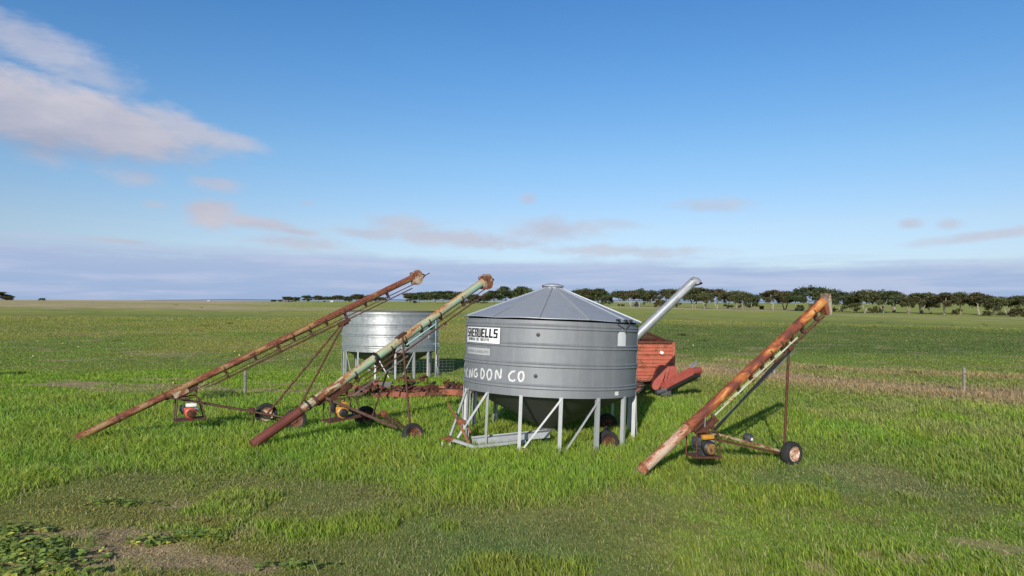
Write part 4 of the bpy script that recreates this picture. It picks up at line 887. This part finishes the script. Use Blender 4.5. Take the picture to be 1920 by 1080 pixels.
tb = obj('unloading_tube', pipe(BM(), [tp0 + (tp1 - tp0) * k / 12 for k in range(13)], .122, 32), 'galv_tube', t, local=True)
hh = V((dd.x, dd.y, 0)).normalized(); bm = BM(); cpts = [tp1 + dd * .0, tp1 + dd * .05 + V((0, 0, -.008)), tp1 + dd * .09 + hh * .03 - V((0, 0, .045)), tp1 + dd * .10 + hh * .06 - V((0, 0, .10))]
pipe(bm, cpts, [.126, .130, .132, .134], 28, True); obj('spout', bm, 'galv_tube', tb, local=True)
bm = BM(); pipe(bm, [tp1 + dd * .10 + hh * .055 - V((0, 0, .09)), tp1 + dd * .10 + hh * .075 - V((0, 0, .15))], [.128, .145], 20); obj('spout_mouth_shade', bm, 'dark', tb, local=True)  # solid near-black plug stands in for the shade inside the spout
bm = BM(); beam(bm, V((0, 0, .16)), tp0 + V((0, .05, -.02)), .30, .22); box(bm, tp0 + V((0, .0, .02)), (.36, .34, .30), None, .03); obj('auger_boot', bm, 'galv_tube', t, local=True)
ws = V((dd.y, -dd.x, 0)).normalized()
bm = BM(); rot = Matrix((dd, ws, dd.cross(ws))).transposed(); box(bm, tp1 - dd * .42 + ws * .113, (.46, .03, .10), rot, .008); obj('spout_bracket', bm, 'galv_leg', tb, local=True)
bm = BM(); pm = tp0.lerp(tp1, .47); box(bm, pm - V((0, 0, .17)), (.24, .2, .22), None, .02); obj('tube_clamp', bm, 'dgrey', tb, local=True)
bm = BM(); q = lp(R(-17)) * (RS + .06); box(bm, q + V((.0, -.03, -.02)), (.06, .08, .10), None, .01); beam(bm, q + V((.05, -.05, -.06)), q + V((.35, -.10, -.06)), .05, .02); obj('brace_foot', bm, 'rust_orange', t, local=True)

# --- open silo behind
t = thing('open_silo', 'bright galvanised open topped silo on legs behind the mint auger', 'silo', (-5.25, 30.75, 0))
t.rotation_euler = (R(-.3), R(.3), R(12))
lp = silo_base(t, 'galv_rear', 'galv_cone', 'galv_leg', 16, 3, [(-64.5, ZB, -50, .1), (-20, ZB, -4, .1), (25, ZB, 10, .1), (70, ZB, 82, .1), (115, ZB, 130, .1), (160, ZB, 146, .1), (200, ZB, 216, .1), (250, ZB, 240, .1)])
obj('inner_skin', lathe(BM(), [(RS - .014, ZB + .01), (RS - .014, ZT - .001)], 96), 'galv_cone', t, local=True)
bm = BM(); ca = R(62)
d = lp(ca); tg = V((-d.y, d.x, 0))
for l in (-.19, .19): beam(bm, d * (RS + .12) + tg * l + V((0, 0, -.1)), d * (RS + .12) + tg * l + V((0, 0, ZT - .12)), .04, .02, d)
for k in range(9): pipe(bm, [d * (RS + .12) - tg * .19 + V((0, 0, .15 + k * .28)), d * (RS + .12) + tg * .19 + V((0, 0, .15 + k * .28))], .012, 6)
for z_ in (1.4, 2.5):
    for l in (-.19, .19): beam(bm, d * RS + tg * l + V((0, 0, z_)), d * (RS + .12) + tg * l + V((0, 0, z_)), .03, .01)
obj('ladder', bm, 'galv_leg', t, local=True)
bm = BM(); box(bm, lp(R(50)) * (RS + .03) + V((0, 0, 1.72)), (.30, .05, .16), Matrix.Rotation(R(50), 3, 'Z'), .01); obj('ladder_bracket', bm, 'galv_tube', t, local=True)

# ------------------------------------------------------------------ red feed wagon behind the roofed silo
FX0, FX1, FY, FD = 2.2, at(1263, 680, 24.5).x, 24.5, 2.4
t = thing('feed_wagon', 'faded red steel grain cart behind the roofed silo, mesh top', 'feed cart', ((FX0 + FX1) / 2, FY + FD / 2, 0))
zb, zt = .50, at(1230, 643, FY).z
def ribbed(p, q, depth):
    """ribbed sheet standing between two ground points"""
    bm = BM(); prof = []; n = 10; hgt = zt - zb
    rows = [(0, 0), (.02, .0)]
    for k in range(3):
        b = .03 + k * .325
        for j in range(3): u = b + j * .092; rows += [(u, 0), (u + .022, .022), (u + .066, .022), (u + .088, 0)]
        rows += [(b + .278, 0), (b + .285, -.045), (b + .315, -.045), (b + .322, 0)]
    rows = [r for r in rows if r[0] <= .995] + [(1, 0)]
    d = (V(q) - V(p)).normalized(); nn = V((d.y, -d.x, 0)); pr = None
    for u, o in rows:
        cur = (bm.verts.new(V(p) + nn * o + V((0, 0, zb + u * hgt))), bm.verts.new(V(q) + nn * o + V((0, 0, zb + u * hgt))))
        if pr: bm.faces.new((pr[0], pr[1], cur[1], cur[0]))
        pr = cur
    return bm
cs = [V((FX0, FY, 0)), V((FX1, FY, 0)), V((FX1, FY + FD, 0)), V((FX0, FY + FD, 0))]
for i in range(4): obj('side_panel', ribbed(cs[i], cs[(i + 1) % 4], .03), 'red_box', t, smooth=False)
for c_ in cs: obj('corner_post', beam(BM(), c_ + V((0, 0, zb - .05)), c_ + V((0, 0, zt + .03)), .09, .09, (0, 1, 0)), 'red_box', t)
bm = BM()
for i in range(4): beam(bm, cs[i] + V((0, 0, zt + .02)), cs[(i + 1) % 4] + V((0, 0, zt + .02)), .07, .07)
obj('top_rail', bm, 'rust', t)
obj('floor', box(BM(), (t.location.x, t.location.y, zb - .02), (FX1 - FX0 - .05, FD - .05, .06)), 'rust_dark', t)
bm = BM(); rz = zt + .34; r0_, r1_ = V((FX0 + .5, FY + FD / 2, rz)), V((FX1 - .72, FY + FD / 2, rz))
for a_, b_ in ((r0_, r1_), (r0_, cs[0] + V((0, 0, zt))), (r0_, cs[3] + V((0, 0, zt))), (r1_, cs[1] + V((0, 0, zt))), (r1_, cs[2] + V((0, 0, zt))), (r1_, V((r1_.x, FY, zt))), (r1_, V((r1_.x, FY + FD, zt)))): pipe(bm, [a_, b_], .022, 6)
mf = obj('mesh_frame', bm, 'rust', t)
bm = BM()
for k in range(34):
    f = k / 33; p = V((FX0 + (FX1 - FX0) * f, FY, zt)); xx = min(max(p.x, r0_.x), r1_.x); pipe(bm, [p, V((xx, FY + FD / 2, rz))], .006, 4, False); pipe(bm, [p + V((0, FD, 0)), V((xx, FY + FD / 2, rz))], .006, 4, False)
for k in range(12):
    f = k / 12; a_ = cs[0].lerp(r0_ - V((0, 0, 0)), f); 
    for s_ in (0, 1): pipe(bm, [V((FX0 + .5 * f, FY + FD * s_ + (FD / 2 - FD * s_) * f, zt + .34 * f)), V((FX1 - .72 * f, FY + FD * s_ + (FD / 2 - FD * s_) * f, zt + .34 * f))], .006, 4, False)
for k in range(14):
    y_ = FY + FD * k / 13; f_ = 1 - abs(2 * k / 13 - 1)
    pipe(bm, [V((FX1, y_, zt)), V((FX1 - .72 * f_, FY + FD / 2 + (y_ - FY - FD / 2) * (1 - f_), zt + .34 * f_))], .006, 4, False)
obj('wire_mesh', bm, 'rust', mf)
bm = BM(); q = at(1240, 661, FY); box(bm, q + V((0, -.05, 0)), (.12, .10, .10), Matrix.Rotation(.4, 3, 'Y'), .015); obj('work_lamp', bm, 'white', t)
obj('number_plate', box(BM(), at(1219, 712, FY) + V((0, -.03, 0)), (.20, .02, .08)), 'head_cream', t)
bm = BM()
for y_ in (.35, FD - .35): beam(bm, V((FX0 - .3, FY + y_, .40)), V((FX1 - .1, FY + y_, .40)), .09, .12)
for x_ in (.5, 1.6, 2.8): beam(bm, V((FX0 + x_, FY + .1, .40)), V((FX0 + x_, FY + FD - .1, .40)), .08, .08)
obj('chassis', bm, 'rust_dark', t)
for x_ in (FX0 + .9, FX1 - 1.3):
    for y_ in (.15, FD - .15): wheel(t, V((x_, FY + y_, .29)), V((0, -1, 0)), .31, .2, 'rim_red')
# swing chute: rounded transfer housing and inclined elevator
Yc = 23.8; g = lambda px, py, dy=0: at(px, py, Yc + dy)
def facet(pts, dep, rad):
    bm = BM(); c = [V(p) for p in pts]; o = c[0]; prism(bm, [((p - o).x, (p - o).z) for p in c], o + V((0, dep / 2, 0)), (1, 0, 0), (0, 0, 1), dep)
    if rad: bmesh.ops.bevel(bm, geom=[x for x in bm.edges if x.calc_face_angle(0) > 1.2], offset=rad, segments=2, affect='EDGES')
    return bm
obj('transfer_housing', facet([g(*q) for q in ((1223, 722), (1228, 707), (1234, 690), (1239, 686), (1246, 685), (1249, 689), (1248, 697), (1244, 710), (1238, 724), (1234, 730), (1228, 731), (1224, 729))], .34, .05), 'red_chute', t)
obj('housing_side', facet([g(*q, .04) for q in ((1240, 727), (1247, 708), (1249, 688), (1257, 687), (1252, 704), (1246, 722))], .40, .01), 'red_chute', t)
obj('housing_inside', facet([g(*q, .12) for q in ((1243, 732), (1251, 712), (1257, 687), (1268, 687), (1269, 700), (1268, 712), (1256, 720))], .36, .01), 'red_chute', t)
e0, e1 = g(1246, 733, .25), g(1306, 701, -.75); ed = (e1 - e0).normalized(); lat = V((ed.y, -ed.x, 0)).normalized(); en = ed.cross(lat); en = en if en.z > 0 else -en
bm = BM(); beam(bm, e0, e1, .40, .03, en)
for s_ in (-.20, .20): beam(bm, e0 + lat * s_ + en * .13, e1 + lat * s_ + en * .11, .022, .27, en)
el = obj('elevator', bm, 'red_chute', t)
bm = BM(); beam(bm, e0 - en * .06, e1 - en * .06, .36, .08, en); obj('elevator_shaded_belly', bm, 'black', el)  # underside coloured black to carry the shade beneath the elevator
bm = BM(); lathe(bm, [(.001, -.21), (.12, -.21), (.12, .21), (.001, .21)], 20, axm(e1 + en * .1, lat)); obj('elevator_roller', bm, 'red_chute', el)
bm = BM(); q0 = e0.lerp(e1, .66) + en * .26; q1 = e1 + ed * .05 + en * .36; pd = (q1 - q0).normalized()
for k in range(10): beam(bm, q0.lerp(q1, k / 9) - lat * .20 - en * .05, q0.lerp(q1, k / 9) - lat * .20 + en * .07, .022, .02, lat)
for l in (-.05, .01, .07): beam(bm, q0 - lat * .20 + en * l, q1 - lat * .20 + en * l, .02, .02, lat)
obj('perforated_plate', bm, 'galv_tube', el)
bm = BM(); q = g(1240, 734, .0); lathe(bm, [(.001, -.2), (.09, -.2), (.09, .2), (.001, .2)], 16, axm(q, (1, .2, .2))); box(bm, q + V((.15, .1, -.02)), (.35, .3, .25), None, .03); obj('drive_motor', bm, 'dgrey', t)
bm = BM(); pts = [at(px, py, 24.4) for px, py in ((1190, 722), (1205, 723), (1216, 721), (1226, 716))]; pipe(bm, pts, .012, 6); obj('brake_hose', bm, 'rust_orange', t)

# ------------------------------------------------------------------ rusty tined cultivator lying in the grass
Yi = 23.2; g = lambda px, py, dy=0: at(px, py, Yi + dy)
c0 = g(760, 745); t = thing('scarifier', 'folded rusty red tined cultivator lying low in the grass behind the mint auger', 'cultivator', (c0.x, Yi, 0))
bm = BM(); pts = [g(*q) for q in ((650, 737), (678, 739), (697, 744))]
for i in range(2): beam(bm, pts[i], pts[i + 1], .10, .12)
obj('frame_beam', bm, 'rust', t)
for a_, b_, hh in (((694, 742), (726, 740), .15), ((727, 740), (735, 737), .14), ((735, 738), (762, 741), .18), ((762, 741), (800, 738), .13)): obj('frame_beam', beam(BM(), g(*a_), g(*b_), .10, hh), 'red_iron', t)
obj('frame_beam', beam(BM(), g(798, 739), g(836, 737), .10, .10), 'rust', t)
bm = BM(); prism(bm, [((g(*q) - g(832, 735)).x, (g(*q) - g(832, 735)).z) for q in ((830, 730), (838, 729), (866, 731), (912, 739), (912, 746), (866, 742), (836, 739), (830, 738))], g(832, 735), (1, 0, 0), (0, 0, 1), .16); obj('drawbar', bm, 'red_iron', t)
for dy, y_ in ((1.2, 731), (2.5, 724)): obj('frame_beam', beam(BM(), g(664, y_, dy), g(880, y_ + 2, dy), .07, .07), 'red_iron', t)
for px in (672, 700, 748, 790, 830, 862): obj('cross_member', beam(BM(), g(px, 738) + V((0, 0, .05)), g(px, 738) + V((.15, 2.7, .06)), .08, .08), 'rust', t)
rg = random.Random(9)
def tine(p, s, a):
    bm = BM(); rot = Matrix.Rotation(a, 3, 'Z'); pts = [V((0, 0, 0)), V((.12, 0, .16)), V((.30, 0, .20)), V((.42, 0, .10)), V((.40, 0, -.10)), V((.30, 0, -.26))]
    pts = [V(p) + rot @ (q * s) for q in pts]
    for i in range(5): beam(bm, pts[i], pts[i + 1], .05, .03, rot @ V((0, 1, 0)))
    box(bm, V(p) + V((0, 0, .02)), (.15, .13, .12), rot, .01); beam(bm, V(p) + rot @ V((-.16, .02, .05)), V(p) + rot @ V((.22, .02, .12)), .07, .06); pipe(bm, [V(p) + rot @ V((-.12, -.05, .1)), V(p) + rot @ V((.14, -.05, .2))], .035, 8)
    return bm
for px, py, dy, s in ((685, 735, .1, .85), (692, 732, .4, .8), (690, 725, 1.2, .7), (752, 735, .15, .85), (764, 736, .25, .8), (783, 735, .2, .85), (758, 730, 1.2, .7), (806, 734, .1, .85), (818, 733, .2, .8), (838, 723, 1.4, .6), (858, 727, 1.2, .6), (705, 722, 2.5, .7), (762, 714, 4.2, .7), (792, 713, 3.8, .5), (672, 735, .3, .8)):
    obj('tine', tine(g(px, py, dy), s * 1.05, rg.uniform(-.9, .9) + rg.choice((0, PI))), 'rust', t)
bm = BM(); prism(bm, [((g(*q) - g(709, 720)).x, (g(*q) - g(709, 720)).z) for q in ((709, 719), (716, 716), (737, 715), (733, 724), (729, 727), (712, 722))], g(709, 720, .9), (1, 0, 0), (0, .25, 1), .03); obj('steel_plate', bm, 'black_bar', t)
bm = BM(); beam(bm, g(699, 712, 1.1), g(703, 721, 1.1), .08, .06); beam(bm, g(703, 721, 1.1), g(714, 716, 1.0), .09, .07); beam(bm, g(714, 725, .8), g(727, 735, .4), .12, .10); obj('hinge_arm', bm, 'red_iron', t)
bm = BM(); beam(bm, g(761, 711, 4), g(761, 703, 4), .10, .05); beam(bm, g(772, 710, 4), g(772, 698, 4), .10, .05); beam(bm, g(758, 713, 4), g(782, 712, 4), .08, .07); obj('upright', bm, 'rust', t)

# ------------------------------------------------------------------ fence posts, netting, melons
for px, top, base, lab in ((459, 695, 741, 'grey weathered timber post between the brown auger tube and its wheels'), (805, 680, 708, 'pale timber post at the right hand legs of the open silo'), (1452, 676, 704, 'grey timber post seen behind the orange auger'), (1808, 689, 736, 'grey timber post standing alone at the right edge of the paddock')):
    p = gz(px, base); Y = p.y; hgt = at(px, top, Y).z; p.z = tz(p.x, p.y); t = thing('fence_post', lab, 'fence post', p); r = .055 * (Y / 25)
    bm = BM(); lean = random.uniform(-.02, .02); n = 6; pipe(bm, [p + V((lean * k / n, 0, -.1 + (hgt + .1 - p.z) * k / n)) for k in range(n + 1)], [r * random.uniform(.9, 1.05) for k in range(n + 1)], 9); obj('post', bm, 'wood', t)
    bm = BM()
    for z_ in (.35, .6): lathe(bm, [(r + .002, -.006), (r + .008, 0), (r + .002, .006)], 10, Matrix.Translation(p + V((0, 0, hgt * z_))))
    obj('tie_wire', bm, 'wire', t)
pa, pb = gz(735, 709), gz(850, 706); t = thing('wire_netting', 'sagging wire netting fence in front of the open silo', 'wire fence', V((pa.x, pa.y, 0)))
bm = BM()
for k in range(6): pipe(bm, [pa + V((0, 0, .05 + k * .13)), pa.lerp(pb, .5) + V((0, 0, .02 + k * .13)), pb + V((0, 0, .05 + k * .13))], .005, 4, False)
nn = 16
for k in range(nn + 1): q = pa.lerp(pb, k / nn); pipe(bm, [q + V((0, 0, .02)), q + V((.02, 0, .72))], .004, 4, False)
obj('netting', bm, 'wire', t)
mel = None; ML = [(466, 688), (449, 668), (440, 661), (540, 676), (230, 647), (178, 636), (186, 634), (236, 636), (118, 647), (300, 642), (228, 669), (247, 669), (70, 643), (147, 653), (473, 610), (463, 607), (378, 582), (385, 583), (330, 586), (430, 690), (512, 663), (478, 640), (905, 660), (890, 655), (1325, 628), (1290, 640), (1300, 650), (1386, 660), (575, 615), (590, 625), (1620, 618), (1700, 640), (62, 670), (325, 720)]
for i, (px, py) in enumerate(ML):
    p = gz(px, py); s = random.uniform(.75, 1.3)
    if mel is None:
        bm = BM(); bmesh.ops.create_icosphere(bm, subdivisions=2, radius=.048)
        for v in bm.verts: v.co.z *= .88
        for f in bm.faces: f.smooth = True
        me = bpy.data.meshes.new('paddy_melon'); bm.to_mesh(me); bm.free(); me.materials.append(M['melon']); mel = link('paddy_melon', me); o = mel
    else:
        o = mel.copy(); COL.objects.link(o)
    tag(o, 'small yellow wild melon lying in the short pasture grass', 'melon', 'yellow melons scattered over the pasture'); o.location = (p.x, p.y, tz(p.x, p.y) + .07 * s); o.scale = (s, s, s)

# ------------------------------------------------------------------ light
SUN_EL = R(22); sd = V((-.25, -.97, 0)).normalized() * math.cos(SUN_EL) + V((0, 0, math.sin(SUN_EL)))      # towards the sun
sl = bpy.data.lights.new('sun', 'SUN'); sl.energy = 5.0; sl.angle = R(.5); sl.color = (1.0, .93, .82); so = bpy.data.objects.new('sun', sl); COL.objects.link(so)
so.rotation_euler = sd.to_track_quat('Z', 'Y').to_euler(); so.location = (-10, -20, 30)
SUN_ROT = math.atan2(sd.x, sd.y)
w = bpy.data.worlds.new('World'); SC.world = w; w.use_nodes = True; nt = w.node_tree
for n in list(nt.nodes): nt.nodes.remove(n)
class W(NT):
    def __init__(s): s.t = nt
t = W(); out = t.n('ShaderNodeOutputWorld'); SKYS = .11
sky = t.n('ShaderNodeTexSky', sky_type='NISHITA', sun_disc=False, sun_elevation=SUN_EL, sun_rotation=SUN_ROT, altitude=50, air_density=1.0, dust_density=.6, ozone_density=2.5)
dirv = t.coord('Generated'); sx = t.n('ShaderNodeSeparateXYZ', {0: dirv})
az = t.math('ARCTAN2', sx.outputs[0], sx.outputs[1]); el = t.math('ARCSINE', sx.outputs[2])
ae_ = t.n('ShaderNodeCombineXYZ', {0: az, 1: el}).outputs[0]
def ang(px, py):
    d = ray(px, py).normalized(); return math.atan2(d.x, d.y), math.asin(d.z)
nA = t.noise(t.map(ae_, (7, 20, 1)), 1.6, 7, .6, .3); nB = t.noise(t.map(ae_, (14, 30, 1), (3, 5, 0)), 2.0, 6, .62); nC = t.noise(t.map(ae_, (2.2, 26, 1), (1, 2, 0)), 1.7, 7, .6, .2)
nz = t.math('SUBTRACT', t.math('ADD', t.math('MULTIPLY', nA, .52), t.math('MULTIPLY', nB, .48)), .5)
def blob(px, py, lx, ly, slope, amp=1.0, edge=.55, opa=1.0):
    a, e = ang(px, py); th = -math.atan(slope)
    v = t.n('ShaderNodeMapping', {'Vector': ae_, 'Location': (a, e, 0), 'Rotation': (0, 0, th), 'Scale': (lx / F, ly / F, 1)}, vector_type='TEXTURE').outputs[0]
    d = t.n('ShaderNodeVectorMath', {0: v}, operation='LENGTH').outputs['Value']
    return t.math('MULTIPLY', t.n('ShaderNodeMapRange', {0: t.math('ADD', d, t.math('MULTIPLY', nz, -2.2 * amp)), 1: 1.0, 2: 1.0 - edge, 3: 0.0, 4: 1.0}, interpolation_type='SMOOTHSTEP').outputs[0], opa), v
BL = [(20, 200, 260, 80, .22, .6, .62, .97), (190, 232, 215, 66, .17, .6, .62, .97), (340, 238, 150, 36, .30, .7, .75, .8), (425, 262, 90, 24, .22, .7, .8, .65), (60, 85, 165, 46, .28, .8, .8, .62), (170, 135, 120, 38, .34, .8, .9, .5), (-150, 150, 280, 80, .25, .6, .62, .95),
      (393, 398, 46, 25, .05, .8, .7, .9), (480, 418, 110, 13, .14, .9, .9, .7), (545, 432, 70, 8, .14, .9, .9, .6), (408, 347, 48, 14, .06, 1.0, .9, .5), (258, 332, 48, 17, .1, 1.0, .9, .45), (286, 384, 28, 8, .1, 1, .9, .35), (755, 422, 75, 20, .1, 1.0, .9, .5), (1035, 430, 100, 26, -.02, 1.0, .9, .55), (1150, 420, 80, 10, .05, 1.0, .9, .3), (1330, 386, 85, 14, .02, 1.0, .9, .4), (1706, 420, 24, 9, 0, .8, .9, .5), (1780, 420, 22, 10, 0, .8, .9, .45), (1850, 441, 110, 9, -.1, .9, .9, .5), (992, 373, 20, 11, .1, .8, .9, .45), (576, 381, 18, 6, 0, .8, .9, .3), (225, 452, 55, 5, .05, .9, .9, .55), (850, 447, 230, 17, .06, 1.1, .9, .6), (560, 455, 110, 14, .05, 1.1, .9, .55), (1150, 470, 200, 12, .02, 1.1, .9, .5), (700, 440, 90, 12, .08, 1.1, .9, .5)]
mask = None; lit = None
for i, b in enumerate(BL):
    if i > 6: b = (b[0], b[1], b[2] * 1.2, b[3] * 1.35, b[4], b[5], b[6], min(.95, b[7] * 1.3))
    m, v = blob(*b); mask = m if mask is None else t.math('MAXIMUM', mask, m)
    if i == 1: vbig = t.n('ShaderNodeSeparateXYZ', {0: v}).outputs[1]
# cloud bank along the horizon
edge = t.n('ShaderNodeMapRange', {0: az, 1: ang(0, 450)[0], 2: ang(1900, 480)[0], 3: ang(0, 437)[1], 4: ang(1900, 480)[1]}).outputs[0]
rel = t.math('ADD', t.math('SUBTRACT', edge, el), t.math('ADD', t.math('MULTIPLY', t.math('SUBTRACT', nC, .5), .055), t.math('MULTIPLY', nz, .018)))
bank = t.math('MULTIPLY', t.n('ShaderNodeMapRange', {0: rel, 1: -.004, 2: .020, 3: 0.0, 4: 1.0}, interpolation_type='SMOOTHSTEP').outputs[0], .88)
streak = t.math('MULTIPLY', t.math('MULTIPLY', t.ramp(t.noise(t.map(ae_, (1.6, 30, 1), (7, 3, 0)), 2.1, 6, .6), .52, .75), t.n('ShaderNodeMapRange', {0: el, 1: .15, 2: .05, 3: 0.0, 4: 1.0}).outputs[0]), .30)
K = 1 / SKYS
def kc(c): return tuple(x * K for x in c)
# blue gradient of the clear sky (same Nishita sky, tinted with height; unseen zenith darkened to cut fill light)
def lerp_stops(x, stops):
    r = t.n('ShaderNodeValToRGB', {0: x}); cr = r.color_ramp; cr.elements[0].position = stops[0][0]; cr.elements[0].color = (*[c_ / 1.5 for c_ in stops[0][1]], 1); cr.elements[1].position = stops[-1][0]; cr.elements[1].color = (*[c_ / 1.5 for c_ in stops[-1][1]], 1)
    for p_, c_ in stops[1:-1]: e_ = cr.elements.new(p_); e_.color = (*[k_ / 1.5 for k_ in c_], 1)
    return t.mixc(1.0, r.outputs[0], (1.5, 1.5, 1.5), 'MULTIPLY')
skyc = t.mixc(1.0, sky.outputs[0], lerp_stops(el, [(.0, (.86, .92, 1.2)), (.05, (.86, .92, 1.2)), (.1, (.95, .96, 1.10)), (.2, (.82, 1.03, 1.17)), (.31, (.63, .99, 1.26)), (.41, (.50, .93, 1.27)), (.56, (.34, .62, .88)), (.8, (.16, .30, .46)), (1.0, (.12, .24, .38))]), 'MULTIPLY')
upper = t.n('ShaderNodeMapRange', {0: el, 1: .15, 2: .17, 3: 0.0, 4: 1.0}).outputs[0]
sh = t.math('ADD', t.math('MULTIPLY', t.n('ShaderNodeMapRange', {0: vbig, 1: -.9, 2: 1.0, 3: 0.0, 4: 1.0}).outputs[0], .62), t.math('MULTIPLY', t.math('SUBTRACT', nA, .32), .9), True)
sh = t.n('ShaderNodeMix', {0: upper, 2: t.math('ADD', .15, t.math('MULTIPLY', nA, .8)), 3: sh}).outputs[0]
cloud_c = t.mixc(sh, kc((.34, .38, .52)), kc((.69, .66, .72)))
bank_c = t.mixc(t.ramp(el, .0, .085), kc((.32, .455, .72)), kc((.41, .49, .71)))
bank_c = t.mixc(t.math('MULTIPLY', t.ramp(nC, .44, .66), .7), bank_c, kc((.53, .59, .79)))
c = t.mixc(bank, skyc, bank_c); c = t.mixc(streak, c, kc((.52, .55, .70))); c = t.mixc(mask, c, cloud_c)
bg = t.n('ShaderNodeBackground', {'Color': c, 'Strength': SKYS}); nt.links.new(bg.outputs[0], out.inputs[0])

SC.view_settings.view_transform = 'Standard'; SC.view_settings.look = 'None'; SC.view_settings.exposure = 0; SC.view_settings.gamma = 1
SC.render.engine = 'CYCLES'; SC.cycles.max_bounces = 6; SC.cycles.transparent_max_bounces = 8
